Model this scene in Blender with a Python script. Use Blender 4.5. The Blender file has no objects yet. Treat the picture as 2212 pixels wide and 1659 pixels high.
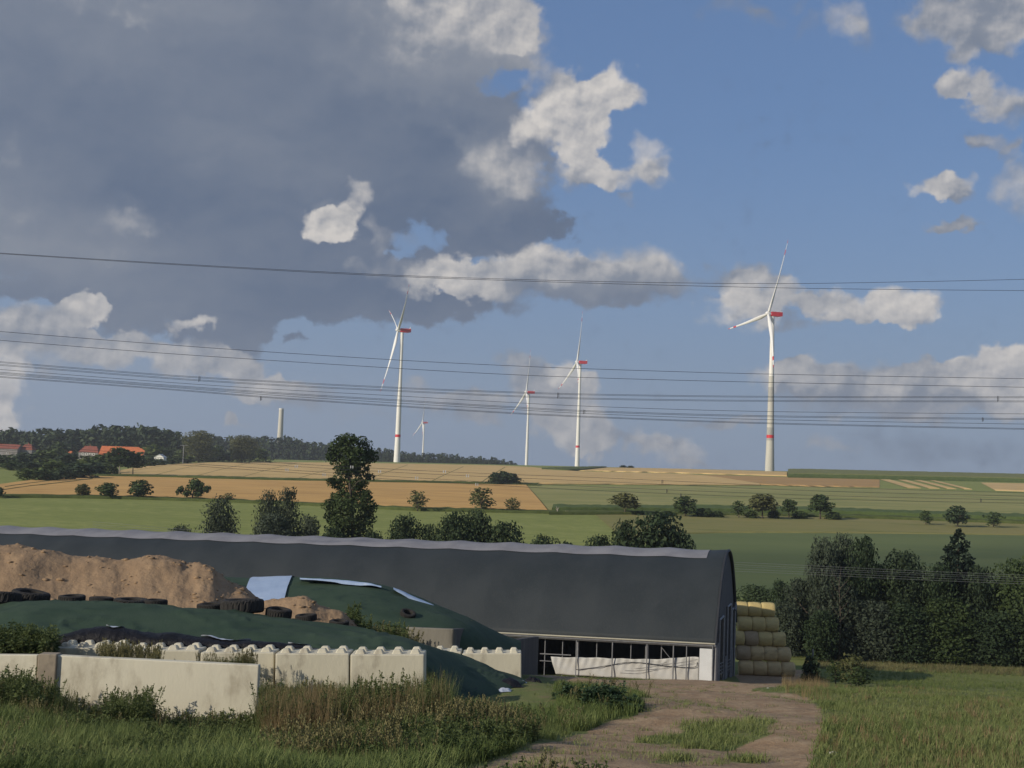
import bpy, bmesh, math, random
import numpy as np
from mathutils import Vector, Matrix

random.seed(7)
RNG = np.random.default_rng(7)
scene = bpy.context.scene
COL = scene.collection

# ------------------------------------------------------------------ camera
# measurements are taken on the photograph at 2212 x 1659; F is the focal length on that scale
F, CX, CY = 2765.0, 1106.0, 829.5
HORIZON = 1040.0
CAM_H = 16.3
PITCH = math.atan((HORIZON - CY) / F)
ROLL = 0.035
cam_data = bpy.data.cameras.new("camera")
cam = bpy.data.objects.new("camera", cam_data)
COL.objects.link(cam)
scene.camera = cam
cam_data.sensor_width = 36.0
cam_data.lens = 36.0 * F / 2212.0
cam_data.clip_start = 0.5
cam_data.clip_end = 30000.0
CAMR = Matrix.Rotation(math.pi / 2 + PITCH, 3, 'X') @ Matrix.Rotation(ROLL, 3, 'Z')
cam.matrix_world = Matrix.Translation((0, 0, CAM_H)) @ CAMR.to_4x4()
CR = np.array(CAMR)
CAMP = np.array([0.0, 0.0, CAM_H])


def ray(px, py):
    """direction of the sight line through a point of the photograph, scaled to advance 1 m along +Y"""
    px = np.asarray(px, float); py = np.asarray(py, float)
    d = np.stack([(px - CX) / F, -(py - CY) / F, -np.ones_like(px * py)], -1)
    w = d @ CR.T
    return w / w[..., 1:2]


def U(px, py, D):
    """world point seen at (px, py), D metres ahead"""
    return CAMP + ray(px, py) * np.asarray(D, float)[..., None] if np.ndim(D) else CAMP + ray(px, py) * D


def proj(p):
    p = np.asarray(p, float) - CAMP
    c = p @ CR
    return np.stack([CX - F * c[..., 0] / c[..., 2], CY + F * c[..., 1] / c[..., 2]], -1)


# ------------------------------------------------------------------ light, sky
SUN_AZ = math.radians(236.0)      # compass bearing from +Y, clockwise: behind the camera on the left
SUN_EL = math.radians(24.0)
SUN_DIR = np.array([math.sin(SUN_AZ) * math.cos(SUN_EL), math.cos(SUN_AZ) * math.cos(SUN_EL), math.sin(SUN_EL)])

scene.view_settings.view_transform = 'Standard'
scene.view_settings.look = 'None'
scene.view_settings.gamma = 1.0
scene.view_settings.exposure = 0.80
scene.view_settings.use_curve_mapping = False
scene.render.engine = 'CYCLES'
scene.cycles.max_bounces = 6
scene.cycles.transparent_max_bounces = 12

sun_data = bpy.data.lights.new("sun", 'SUN')
sun_data.energy = 3.0
sun_data.angle = math.radians(0.5)
sun_data.color = (1.0, 0.90, 0.74)
sun = bpy.data.objects.new("sun", sun_data)
COL.objects.link(sun)
sun.rotation_euler = Vector(-SUN_DIR).to_track_quat('-Z', 'Y').to_euler()

world = bpy.data.worlds.new("World")
scene.world = world
world.use_nodes = True
WT = world.node_tree
WT.nodes.clear()


class NT:
    """small helper to write node expressions"""
    def __init__(self, tree):
        self.t = tree

    def node(self, kind, **props):
        n = self.t.nodes.new(kind)
        for k, v in props.items():
            setattr(n, k, v)
        return n

    def put(self, sock, v):
        if isinstance(v, bpy.types.NodeSocket):
            self.t.links.new(v, sock)
        else:
            sock.default_value = v

    def math(self, op, a, b=0.0, c=0.0, clamp=False):
        n = self.node('ShaderNodeMath', operation=op, use_clamp=clamp)
        for s, v in zip(n.inputs, (a, b, c)):
            self.put(s, v)
        return n.outputs[0]

    def vmath(self, op, a, b=(0, 0, 0), c=(0, 0, 0), out=0):
        n = self.node('ShaderNodeVectorMath', operation=op)
        for s, v in zip(n.inputs, (a, b, c)):
            self.put(s, v)
        return n.outputs[out]

    def noise(self, vec, scale, detail=4.0, rough=0.5, lac=2.0, dist=0.0, out=0, dim='3D'):
        n = self.node('ShaderNodeTexNoise', noise_dimensions=dim)
        self.put(n.inputs['Vector'], vec)
        n.inputs['Scale'].default_value = scale
        n.inputs['Detail'].default_value = detail
        n.inputs['Roughness'].default_value = rough
        n.inputs['Lacunarity'].default_value = lac
        n.inputs['Distortion'].default_value = dist
        return n.outputs[out]

    def mix(self, f, a, b, blend='MIX'):
        n = self.node('ShaderNodeMix', data_type='RGBA', blend_type=blend)
        self.put(n.inputs[0], f)
        for s, v in ((n.inputs[6], a), (n.inputs[7], b)):
            self.put(s, v if isinstance(v, bpy.types.NodeSocket) or len(v) == 4 else (*v, 1.0))
        return n.outputs[2]

    def smooth(self, x, lo, hi, a=0.0, b=1.0):
        n = self.node('ShaderNodeMapRange', interpolation_type='SMOOTHSTEP')
        self.put(n.inputs[0], x)
        for i, v in zip((1, 2, 3, 4), (lo, hi, a, b)):
            self.put(n.inputs[i], v)
        return n.outputs[0]

    def combine(self, x, y, z):
        n = self.node('ShaderNodeCombineXYZ')
        for s, v in zip(n.inputs, (x, y, z)):
            self.put(s, v)
        return n.outputs[0]

    def sep(self, v):
        n = self.node('ShaderNodeSeparateXYZ')
        self.put(n.inputs[0], v)
        return n.outputs


W = NT(WT)
tc = W.node('ShaderNodeTexCoord')
sx, sy, sz = W.sep(tc.outputs['Generated'])
az = W.math('MULTIPLY', W.math('ARCTAN2', sx, sy), 57.2958)
el = W.math('MULTIPLY', W.math('ARCSINE', sz), 57.2958)
P0 = W.combine(az, el, 0.0)
# ragged edges: shift the coordinates by noise of two sizes
n1 = W.noise(P0, 0.28, 6.0, 0.62, out=1)
warp = W.vmath('MULTIPLY', W.vmath('SUBTRACT', n1, (0.5, 0.5, 0.5)), (6.0, 4.4, 0.0))
P1 = W.vmath('ADD', P0, warp)
n2 = W.noise(P0, 0.70, 8.0, 0.52, out=1)
P2 = W.vmath('ADD', P0, W.vmath('MULTIPLY', W.vmath('SUBTRACT', n2, (0.5, 0.5, 0.5)), (3.0, 2.3, 0.0)))

# clouds of this afternoon: x, y, half width, half height (on the photograph), how thick, how bright; negative thickness opens a gap
BACKC = [
    (300, 120, 720, 300, 1.6, .22), (120, 330, 520, 260, 1.5, .20), (520, 380, 520, 210, 1.6, .06), (820, 330, 340, 260, 1.3, .12),
    (930, 90, 240, 160, 1.1, .62), (1000, 20, 130, 90, .9, .78), (790, 60, 160, 110, .8, .48), (1060, 350, 130, 110, 1.0, .42),
    (150, 10, 460, 80, 1.1, .56), (240, 490, 170, 70, .8, .50), (60, 520, 160, 50, .6, .40), (10, 320, 50, 60, .5, .5), (80, 250, 220, 60, .5, .34), (560, 190, 260, 50, .4, .12),
    (350, 610, 420, 72, 1.0, .14), (760, 640, 350, 52, 1.1, .08), (700, 572, 320, 36, .8, .22), (980, 665, 140, 40, .6, .18),
    (1090, 480, 120, 56, .9, .10), (1130, 560, 60, 80, .8, .12), (920, 425, 130, 40, .8, .08), (1195, 490, 40, 16, .5, .1),
    (490, 690, 120, 42, 1.2, .06), (540, 735, 62, 50, 1.0, .06), (420, 740, 90, 26, .9, .1), (300, 700, 90, 36, .9, .14), (655, 750, 36, 12, .9, .06), (160, 640, 320, 26, .6, .14),
    (2020, 975, 280, 46, .5, .12), (1900, 890, 260, 26, .4, .25),
    (900, 505, 70, 42, -1.7, 0), (1075, 180, 70, 40, -1.3, 0), (860, 545, 40, 16, -.8, 0), (520, 645, 90, 14, -.7, 0), (60, 600, 120, 26, -.5, 0),
]
FRONTC = [
    (1015, 30, 120, 80, .50, .78), (900, 60, 150, 90, .36, .62), (870, 15, 40, 30, .4, .85), (1060, 30, 60, 70, .45, .8), (950, 120, 130, 46, .34, .60), (1095, 60, 34, 44, .4, .7),
    (1145, 75, 36, 40, 1.1, .80), (1115, 95, 34, 20, .6, .7), (1085, 345, 80, 70, .45, .68), (1120, 385, 60, 44, .6, .80), (1040, 300, 80, 50, .28, .55), (1060, 400, 90, 36, .35, .55),
    (280, 478, 60, 28, .45, .70), (230, 475, 110, 50, .32, .52), (10, 325, 26, 30, .5, .6), (120, 540, 130, 26, .5, .5), (30, 470, 60, 60, .4, .5), (200, 15, 160, 24, .35, .6),
    # white heap near the middle
    (1195, 185, 55, 42, .9, .74), (1330, 195, 62, 44, 1.2, .95), (1290, 215, 60, 40, .9, .92), (1230, 240, 76, 46, 1.0, .96), (1175, 268, 66, 46, 1.1, .98), (1250, 300, 60, 56, 1.1, .94),
    (1255, 345, 46, 44, .9, .88), (1310, 375, 100, 30, 1.1, .82), (1395, 340, 46, 40, 1.1, .92), (1415, 375, 36, 28, .8, .78), (1250, 392, 36, 24, .6, .6), (1160, 220, 40, 34, .4, .4), (1350, 428, 18, 12, .6, .5), (1330, 335, 36, 26, -.7, 0), (1218, 280, 12, 10, -.6, 0),
    (715, 488, 46, 34, 1.3, 1.0), (745, 465, 36, 30, 1.2, 1.0), (778, 425, 34, 30, 1.1, .98), (815, 508, 24, 36, .7, .66), (700, 440, 26, 20, .4, .5), (880, 522, 40, 18, .5, .5), (695, 515, 24, 16, .5, .7),
    # middle band
    (960, 600, 70, 34, 1.1, .95), (1040, 612, 90, 34, 1.1, .86), (1180, 580, 90, 40, 1.2, .86), (1240, 600, 160, 36, 1.0, .52), (1370, 575, 90, 42, 1.3, .80), (1330, 605, 140, 30, .9, .42), (1450, 605, 60, 34, .8, .62), (1240, 635, 260, 22, .8, .30), (830, 582, 60, 24, .6, .66), (900, 625, 60, 20, .6, .7), (1090, 585, 60, 24, .6, .7),
    (1640, 635, 80, 44, 1.1, .80), (1600, 665, 70, 34, 1.0, .80), (1620, 592, 60, 24, .8, .66), (1560, 605, 60, 22, .5, .5), (1770, 648, 46, 26, .9, .62), (1900, 672, 90, 30, 1.3, .78), (1950, 655, 70, 30, 1.2, .84), (1890, 690, 110, 16, .6, .5), (2020, 660, 30, 10, .5, .5), (1690, 690, 60, 12, .4, .3),
    # upper right
    (1825, 40, 40, 36, .9, .70), (1855, 70, 36, 28, .7, .60), (1745, 52, 32, 20, .6, .48), (1590, 18, 60, 20, .6, .5), (1650, 35, 40, 16, .6, .5), (1715, 5, 16, 14, .6, .5),
    (2110, 30, 130, 56, 1.1, .58), (2180, 50, 60, 50, .9, .76), (2060, 80, 40, 34, .8, .70), (2085, 128, 34, 22, .8, .62), (2020, 40, 50, 36, .7, .60), (2150, 85, 60, 30, .6, .4),
    (2075, 188, 54, 24, 1.1, .74), (2150, 210, 60, 28, 1.2, .74), (2200, 240, 40, 30, .9, .6), (2160, 305, 44, 18, .9, .62), (2180, 335, 24, 26, .7, .56), (2200, 405, 40, 44, 1.1, .72), (2120, 320, 14, 10, .4, .4),
    (2030, 402, 54, 20, 1.2, .84), (2070, 420, 30, 14, .7, .5), (2055, 476, 50, 12, .8, .56), (2095, 488, 24, 8, .6, .5),
    # lower right bank
    (1690, 815, 80, 26, .9, .60), (1770, 812, 90, 32, .9, .52), (1900, 820, 110, 34, 1.1, .56), (2020, 815, 100, 36, 1.1, .60), (2110, 810, 80, 40, 1.1, .78), (2195, 790, 60, 46, 1.2, .96), (2200, 850, 60, 50, .9, .80), (1900, 865, 220, 36, .9, .34), (2080, 870, 160, 40, .9, .40), (2100, 832, 26, 14, .6, .9),
    (1810, 962, 56, 12, .6, .52), (1800, 905, 36, 12, .5, .6), (1560, 910, 90, 14, .5, .5),
    # pale heaps by the turbines
    (1170, 820, 70, 40, 1.1, .50), (1215, 800, 44, 22, 1.0, .80), (1255, 825, 36, 34, 1.0, .70), (1170, 860, 60, 30, .9, .56), (1225, 880, 80, 46, 1.1, .60), (1240, 930, 70, 44, 1.1, .62), (1285, 950, 50, 36, .9, .58), (1170, 910, 40, 30, .6, .5), (1455, 975, 60, 34, .9, .58), (1430, 945, 24, 26, .8, .56), (1385, 955, 30, 36, .8, .50), (1330, 952, 60, 14, .6, .46), (1500, 1000, 50, 14, .5, .5), (1110, 780, 40, 16, .5, .4),
    (920, 850, 70, 24, .8, .54), (1030, 862, 80, 28, .8, .52), (1000, 885, 100, 20, .5, .40), (560, 840, 60, 26, .9, .60), (640, 845, 80, 22, .8, .50), (720, 880, 140, 22, .5, .34), (500, 912, 32, 14, .8, .50), (880, 905, 60, 18, .3, .34), (1040, 905, 60, 12, .4, .4), (280, 845, 60, 10, .4, .4),
    # lower left
    (60, 700, 100, 40, 1.1, .58), (190, 678, 50, 26, 1.2, .70), (110, 745, 160, 34, .9, .46), (260, 755, 100, 30, .9, .58), (400, 772, 90, 32, 1.1, .60), (500, 790, 70, 28, 1.0, .56), (412, 700, 40, 14, 1.2, .88), (20, 690, 30, 26, .6, .8), (170, 692, 16, 12, -.5, 0), (340, 745, 40, 20, .6, .5),
    (5, 850, 40, 80, 1.3, .76), (20, 900, 40, 40, .9, .66), (110, 805, 40, 24, .6, .5),
]


def angles(px, py):
    r = ray(px, py); r = r / np.linalg.norm(r)
    return math.degrees(math.atan2(r[0], r[1])), math.degrees(math.asin(r[2]))


DEG = 57.2958 / F


def layer(blobs, P, grow):
    dens = den2 = bri = None
    for (cx, cy, rx, ry, w, b) in blobs:
        if grow > 1.25 and cy > 640 and w > 0:
            b = min(1.0, b + .15); w *= 1.2      # the low heaps catch the late sun
        a0, e0 = angles(cx, cy)
        ix, iy = 1 / (rx * grow * DEG), 1 / (ry * grow * DEG)
        v = W.vmath('MULTIPLY_ADD', P, (ix, iy, 0.0), (-a0 * ix, -e0 * iy, 0.0))
        q = W.vmath('DOT_PRODUCT', v, v, out=1)
        if w < 0:
            m = W.math('MINIMUM', W.math('MULTIPLY_ADD', q, -w, w), 0.0)
            dens = W.math('ADD', dens, m)
            continue
        m = W.math('MAXIMUM', W.math('MULTIPLY_ADD', q, -w, w), 0.0)
        dens = m if dens is None else W.math('ADD', dens, m)
        m2 = W.math('MULTIPLY', m, m)
        den2 = m2 if den2 is None else W.math('ADD', den2, m2)
        bri = W.math('MULTIPLY', m2, b) if bri is None else W.math('MULTIPLY_ADD', m2, b, bri)
    return dens, den2, bri


dA, dA2, bA = layer(BACKC, P1, 1.22)
dB, dB2, bB = layer(FRONTC, P2, 1.30)
# the same kind of broken cloud goes on all round
side = W.smooth(W.math('ABSOLUTE', az), 25.0, 34.0)
up = W.smooth(el, 22.0, 30.0)
outside = W.math('MAXIMUM', side, up)
fall = W.noise(P0, 0.06, 5.0, 0.55)
more = W.math('MULTIPLY', outside, W.smooth(fall, 0.42, 0.66, 0.0, 1.3))
dA = W.math('ADD', dA, more)
m2 = W.math('MULTIPLY', more, more)
dA2 = W.math('ADD', dA2, m2)
bA = W.math('MULTIPLY_ADD', m2, 0.5, bA)
brA = W.math('DIVIDE', bA, W.math('ADD', dA2, 0.0008))
brB = W.math('DIVIDE', bB, W.math('ADD', dB2, 0.0008))
fine = W.noise(P0, 1.1, 8.0, 0.58)
soft = W.noise(P0, 0.35, 4.0, 0.5)
covA = W.smooth(W.math('MULTIPLY_ADD', W.math('SUBTRACT', fine, 0.5), 0.55, dA), 0.19, 0.90)
dB_ = W.math('MULTIPLY_ADD', W.math('SUBTRACT', fine, 0.5), 0.95, W.math('MULTIPLY_ADD', W.math('SUBTRACT', soft, 0.5), 0.6, dB))
edge = W.smooth(W.noise(P0, 0.22, 2.0, 0.5), 0.35, 0.65, 0.60, 1.7)
covB = W.smooth(dB_, 0.02, edge, 0.0, 0.97)
# relief of the heaps: lit from the left and above
f2a = W.noise(P0, 0.50, 5.0, 0.50)
f2b = W.noise(W.vmath('ADD', P0, (-0.25, 0.38, 0.0)), 0.50, 5.0, 0.50)
relief = W.math('MULTIPLY', W.math('SUBTRACT', f2a, f2b), 1.7)
brA = W.math('ADD', brA, W.math('MULTIPLY', W.math('SUBTRACT', W.noise(W.vmath('MULTIPLY', P0, (1.0, 1.7, 1.0)), 0.11, 4.0, 0.5), 0.5), 0.62), clamp=True)
g2a = W.noise(P0, 1.9, 6.0, 0.6)
g2b = W.noise(W.vmath('ADD', P0, (-0.09, 0.13, 0.0)), 1.9, 6.0, 0.6)
relief = W.math('MULTIPLY_ADD', W.math('SUBTRACT', g2a, g2b), 0.40, relief)
brB = W.math('MULTIPLY_ADD', brB, 0.92, W.math('MULTIPLY', relief, W.math('MULTIPLY_ADD', brB, 0.75, 0.12)), clamp=True)
streak = W.noise(W.vmath('MULTIPLY', P1, (0.6, 2.4, 1.0)), 0.16, 5.0, 0.55)
brA = W.math('ADD', brA, W.math('MULTIPLY', W.math('SUBTRACT', streak, 0.5), 0.45), clamp=True)
brA = W.math('ADD', brA, W.math('MULTIPLY', relief, 0.10), clamp=True)
SKYK = 0.085
EX = 2 ** -0.80
dark_c = tuple(c * EX / SKYK for c in (0.092, 0.134, 0.218))
mid_c = tuple(c * EX / SKYK for c in (0.222, 0.250, 0.305))
lite_c = tuple(c * EX / SKYK for c in (0.68, 0.64, 0.60))


def tone(b):
    c = W.mix(W.math('MULTIPLY', b, 2.0, clamp=True), dark_c, mid_c)
    return W.mix(W.math('MULTIPLY_ADD', b, 2.0, -1.0, clamp=True), c, lite_c)


sky = W.node('ShaderNodeTexSky', sky_type='NISHITA')
sky.sun_disc = False
sky.sun_elevation = SUN_EL
sky.sun_rotation = SUN_AZ
sky.altitude = 200.0
sky.air_density = 1.0
sky.dust_density = 0.6
sky.ozone_density = 3.5
# grey veil of moisture towards the horizon
veil = W.smooth(el, -2.0, 17.0, 0.80, 0.0)
blue = W.mix(0.72, sky.outputs[0], tuple(c * EX / SKYK for c in (0.088, 0.164, 0.338)))
skyc = W.mix(veil, blue, tuple(c * EX / SKYK for c in (0.205, 0.275, 0.405)))
col = W.mix(covA, skyc, tone(brA))
col = W.mix(covB, col, tone(brB))
bg = W.node('ShaderNodeBackground')
W.put(bg.inputs[0], col)
bg.inputs[1].default_value = SKYK
wo = W.node('ShaderNodeOutputWorld')
WT.links.new(bg.outputs[0], wo.inputs[0])
world.cycles.sampling_method = 'MANUAL'
world.cycles.sample_map_resolution = 512

# ------------------------------------------------------------------ numeric helpers
def _hash(ix, iy, iz, seed):
    h = (ix * 374761393 + iy * 668265263 + iz * 2147483647 + seed * 144269504) & 0xFFFFFFFF
    h = ((h ^ (h >> 13)) * 1274126177) & 0xFFFFFFFF
    return ((h ^ (h >> 16)) & 0xFFFFFF) / float(0xFFFFFF)


def vnoise(p, seed=0):
    p = np.asarray(p, float)
    i = np.floor(p).astype(np.int64); f = p - i
    f = f * f * (3 - 2 * f)
    r = 0
    for dx in (0, 1):
        for dy in (0, 1):
            for dz in (0, 1):
                w = (f[..., 0] if dx else 1 - f[..., 0]) * (f[..., 1] if dy else 1 - f[..., 1]) * (f[..., 2] if dz else 1 - f[..., 2])
                r = r + w * _hash(i[..., 0] + dx, i[..., 1] + dy, i[..., 2] + dz, seed)
    return r


def fbm(p, octaves=4, seed=0, rough=0.5):
    p = np.asarray(p, float)
    a, s, t = 1.0, 0.0, 0.0
    for k in range(octaves):
        s = s + a * vnoise(p * 2.03 ** k + 17.3 * k, seed + k); t += a; a *= rough
    return s / t


def smooth(x, a, b):
    t = np.clip((np.asarray(x, float) - a) / (b - a), 0, 1)
    return t * t * (3 - 2 * t)


def pchip(xs, ys):
    xs = np.asarray(xs, float); ys = np.asarray(ys, float)
    h = np.diff(xs); d = np.diff(ys) / h
    m = np.zeros_like(xs); m[0], m[-1] = d[0], d[-1]
    for i in range(1, len(xs) - 1):
        if d[i - 1] * d[i] > 0:
            w1, w2 = 2 * h[i] + h[i - 1], h[i] + 2 * h[i - 1]
            m[i] = (w1 + w2) / (w1 / d[i - 1] + w2 / d[i])

    def f(x):
        x = np.clip(np.asarray(x, float), xs[0], xs[-1])
        i = np.clip(np.searchsorted(xs, x, side='right') - 1, 0, len(xs) - 2)
        t = (x - xs[i]) / h[i]
        return ((2 * t**3 - 3 * t**2 + 1) * ys[i] + (t**3 - 2 * t**2 + t) * h[i] * m[i]
                + (-2 * t**3 + 3 * t**2) * ys[i + 1] + (t**3 - t**2) * h[i] * m[i + 1])
    return f


def crom(pts, n):
    """resample a polyline (k, d) to n points along a Catmull-Rom curve, even in its first-coordinate parameter"""
    pts = np.asarray(pts, float); k = len(pts)
    if k == 2:
        t = np.linspace(0, 1, n)[:, None]
        return pts[0] * (1 - t) + pts[1] * t
    P = np.vstack([2 * pts[0] - pts[1], pts, 2 * pts[-1] - pts[-2]])
    u = np.linspace(0, k - 1 - 1e-9, n); i = u.astype(int); t = (u - i)[:, None]
    p0, p1, p2, p3 = P[i], P[i + 1], P[i + 2], P[i + 3]
    return 0.5 * (2 * p1 + (p2 - p0) * t + (2 * p0 - 5 * p1 + 4 * p2 - p3) * t**2 + (3 * p1 - p0 - 3 * p2 + p3) * t**3)


def poly_in(px, py, poly):
    """signed test (1 inside, 0 outside) of points against a polygon"""
    px = np.asarray(px, float); py = np.asarray(py, float)
    ins = np.zeros(px.shape, bool)
    n = len(poly)
    for i in range(n):
        x1, y1 = poly[i]; x2, y2 = poly[(i + 1) % n]
        c = ((y1 > py) != (y2 > py)) & (px < (x2 - x1) * (py - y1) / ((y2 - y1) if y2 != y1 else 1e-9) + x1)
        ins ^= c
    return ins


# ------------------------------------------------------------------ the lie of the land
_prof = pchip([-400, -60, 0, 8, 16, 28, 36, 50, 62, 80, 100, 109, 118, 131, 150, 170, 200, 250, 300, 369, 500, 700, 900, 1138, 1350, 1600, 2000, 3000, 6000, 14000],
              [6, 11.5, 13.4, 13.15, 12.75, 11.5, 10.55, 8.55, 6.9, 4.25, 1.15, 0.0, -0.9, -2.2, -2.6, -2.2, -0.8, 1.7, 4.1, 7.4, 12.2, 18.6, 24.3, 30.6, 33.2, 30, 12, -20, -80, -160])


def T(x, y):
    x = np.asarray(x, float); y = np.asarray(y, float)
    z = _prof(y) + 0.0122 * x * smooth(y, 250, 1000) * (1 - smooth(y, 1500, 3000))
    z = z - 0.42 * smooth(-x, 0.5, 4.0) * smooth(y, 13, 18) * (1 - smooth(y, 25.2, 27.5))
    k = smooth(y, 12, 22) * (1 - smooth(y, 80, 110))
    z = z + k * 0.16 * (np.sin(x * 0.31 + 1.3) * np.sin(y * 0.23) + 0.6 * np.sin(x * 0.83 + y * 0.4))
    return z


_DS = np.concatenate([np.arange(10, 60, 0.25), np.arange(60, 200, 0.8), np.arange(200, 1500, 3.0)])


def hit(px, py):
    """ground point seen at (px, py); sight lines that pass over the hill are set on its crest"""
    px = np.atleast_1d(np.asarray(px, float)); py = np.atleast_1d(np.asarray(py, float))
    px, py = np.broadcast_arrays(px, py)
    r = ray(px, py)
    X = r[..., 0:1] * _DS; Z = CAM_H + r[..., 2:3] * _DS
    below = Z < T(X, np.broadcast_to(_DS, X.shape))
    i = np.where(below.any(-1), below.argmax(-1), len(_DS) - 60)
    i = np.maximum(i, 1)
    D = _DS[i]
    lo, hi = _DS[i - 1].copy(), D.copy()
    for _ in range(18):
        m = (lo + hi) / 2
        b = CAM_H + r[..., 2] * m < T(r[..., 0] * m, m)
        hi = np.where(b, m, hi); lo = np.where(b, lo, m)
    D = hi
    x = r[..., 0] * D
    return np.stack([x, D, T(x, D)], -1)


def ground(px, D):
    """ground point at distance D that shows in column px"""
    x = (px - CX) / F * D
    for _ in range(6):
        q = proj((x, D, float(T(x, D))))
        x += (px - q[0]) / F * D
    return np.array([x, D, float(T(x, D))])


# ------------------------------------------------------------------ objects
def srgb(r, g, b):
    f = lambda c: c / 12.92 if c <= 0.04045 else ((c + 0.055) / 1.055) ** 2.4
    return tuple(f(c / 255.0) for c in (r, g, b))


def mesh(name, verts, faces, attrs=None, smooth_shade=False, mats=None):
    """mesh from arrays; faces is an (n,3) or (n,4) array or a list of tuples"""
    me = bpy.data.meshes.new(name)
    if isinstance(faces, np.ndarray):
        verts = np.asarray(verts, np.float32); n, k = faces.shape
        me.vertices.add(len(verts)); me.vertices.foreach_set('co', verts.ravel())
        me.loops.add(n * k); me.loops.foreach_set('vertex_index', faces.astype(np.int32).ravel())
        me.polygons.add(n)
        me.polygons.foreach_set('loop_start', np.arange(0, n * k, k, dtype=np.int32))
        me.polygons.foreach_set('loop_total', np.full(n, k, np.int32))
        me.update(calc_edges=True)
    else:
        me.from_pydata([tuple(map(float, v)) for v in verts], [], [tuple(int(i) for i in f) for f in faces])
        me.update()
    if attrs:
        for key, val in attrs.items():
            a = me.attributes.new(key, 'FLOAT', 'POINT')
            a.data.foreach_set('value', np.asarray(val, np.float32))
    if smooth_shade:
        me.polygons.foreach_set('use_smooth', np.ones(len(me.polygons), bool))
    return me


def link(name, me, mat=None, parent=None, loc=(0, 0, 0), rot=(0, 0, 0), scale=(1, 1, 1)):
    o = bpy.data.objects.new(name, me)
    COL.objects.link(o)
    o.location = loc; o.rotation_euler = rot; o.scale = scale
    if parent is not None:
        o.parent = parent
    if mat is not None and me is not None and not me.materials:
        me.materials.append(mat)
    return o


def tag(o, label, cat, group=None, kind=None):
    o['label'] = label; o['category'] = cat
    if group: o['group'] = group
    if kind: o['kind'] = kind
    return o


def empty(name, loc, label, cat, group=None, rotz=0.0):
    o = bpy.data.objects.new(name, None)
    COL.objects.link(o)
    o.location = loc; o.rotation_euler = (0, 0, rotz); o.empty_display_size = 0.3
    return tag(o, label, cat, group)


class Geo:
    """collects shapes into one mesh"""
    def __init__(self):
        self.v = []; self.f = []

    def add(self, vs, fs):
        b = len(self.v)
        self.v += [tuple(map(float, v)) for v in vs]
        self.f += [tuple(int(i) + b for i in f) for f in fs]
        return self

    def box(self, c, s, rz=0.0, taper=1.0):
        hx, hy, hz = s[0] / 2, s[1] / 2, s[2] / 2
        cz, sn = math.cos(rz), math.sin(rz); vs = []
        for z, k in ((-hz, 1.0), (hz, taper)):
            for x, y in ((-hx, -hy), (hx, -hy), (hx, hy), (-hx, hy)):
                x *= k; y *= k
                vs.append((c[0] + x * cz - y * sn, c[1] + x * sn + y * cz, c[2] + z))
        return self.add(vs, [(3, 2, 1, 0), (4, 5, 6, 7), (0, 1, 5, 4), (1, 2, 6, 5), (2, 3, 7, 6), (3, 0, 4, 7)])

    def tube(self, pts, rad, n=6, caps=True):
        pts = [Vector(p) for p in pts]
        rad = rad if hasattr(rad, '__len__') else [rad] * len(pts)
        vs, fs = [], []
        for i, p in enumerate(pts):
            d = (pts[min(i + 1, len(pts) - 1)] - pts[max(i - 1, 0)]).normalized()
            a = d.cross(Vector((0, 0, 1)) if abs(d.z) < 0.9 else Vector((1, 0, 0))).normalized(); b = d.cross(a)
            for k in range(n):
                t = 2 * math.pi * k / n
                vs.append(p + (a * math.cos(t) + b * math.sin(t)) * rad[i])
        for i in range(len(pts) - 1):
            for k in range(n):
                k2 = (k + 1) % n
                fs.append((i * n + k, i * n + k2, (i + 1) * n + k2, (i + 1) * n + k))
        if caps:
            fs.append(tuple(range(n - 1, -1, -1))); fs.append(tuple((len(pts) - 1) * n + k for k in range(n)))
        return self.add(vs, fs)

    def lathe(self, prof, n=24, c=(0, 0, 0), closed=False):
        vs, fs = [], []
        for r, z in prof:
            for k in range(n):
                t = 2 * math.pi * k / n
                vs.append((c[0] + r * math.cos(t), c[1] + r * math.sin(t), c[2] + z))
        m = len(prof)
        for i in range(m if closed else m - 1):
            j = (i + 1) % m
            for k in range(n):
                k2 = (k + 1) % n
                fs.append((i * n + k, i * n + k2, j * n + k2, j * n + k))
        return self.add(vs, fs)

    def mesh(self, name, sm=False):
        return mesh(name, self.v, self.f, smooth_shade=sm)

    def obj(self, name, mat, parent=None, sm=False, **k):
        return link(name, self.mesh(name, sm), mat, parent, **k)


def bevel(o, w=0.02, seg=1):
    m = o.modifiers.new('bevel', 'BEVEL'); m.width = w; m.segments = seg; m.limit_method = 'ANGLE'
    return o


def grid_faces(nr, nc, close=False):
    i = np.arange(nr - 1)[:, None] * nc; j = np.arange(nc - 1)[None]
    a = (i + j).ravel()
    return np.stack([a, a + 1, a + nc + 1, a + nc], -1)


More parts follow.
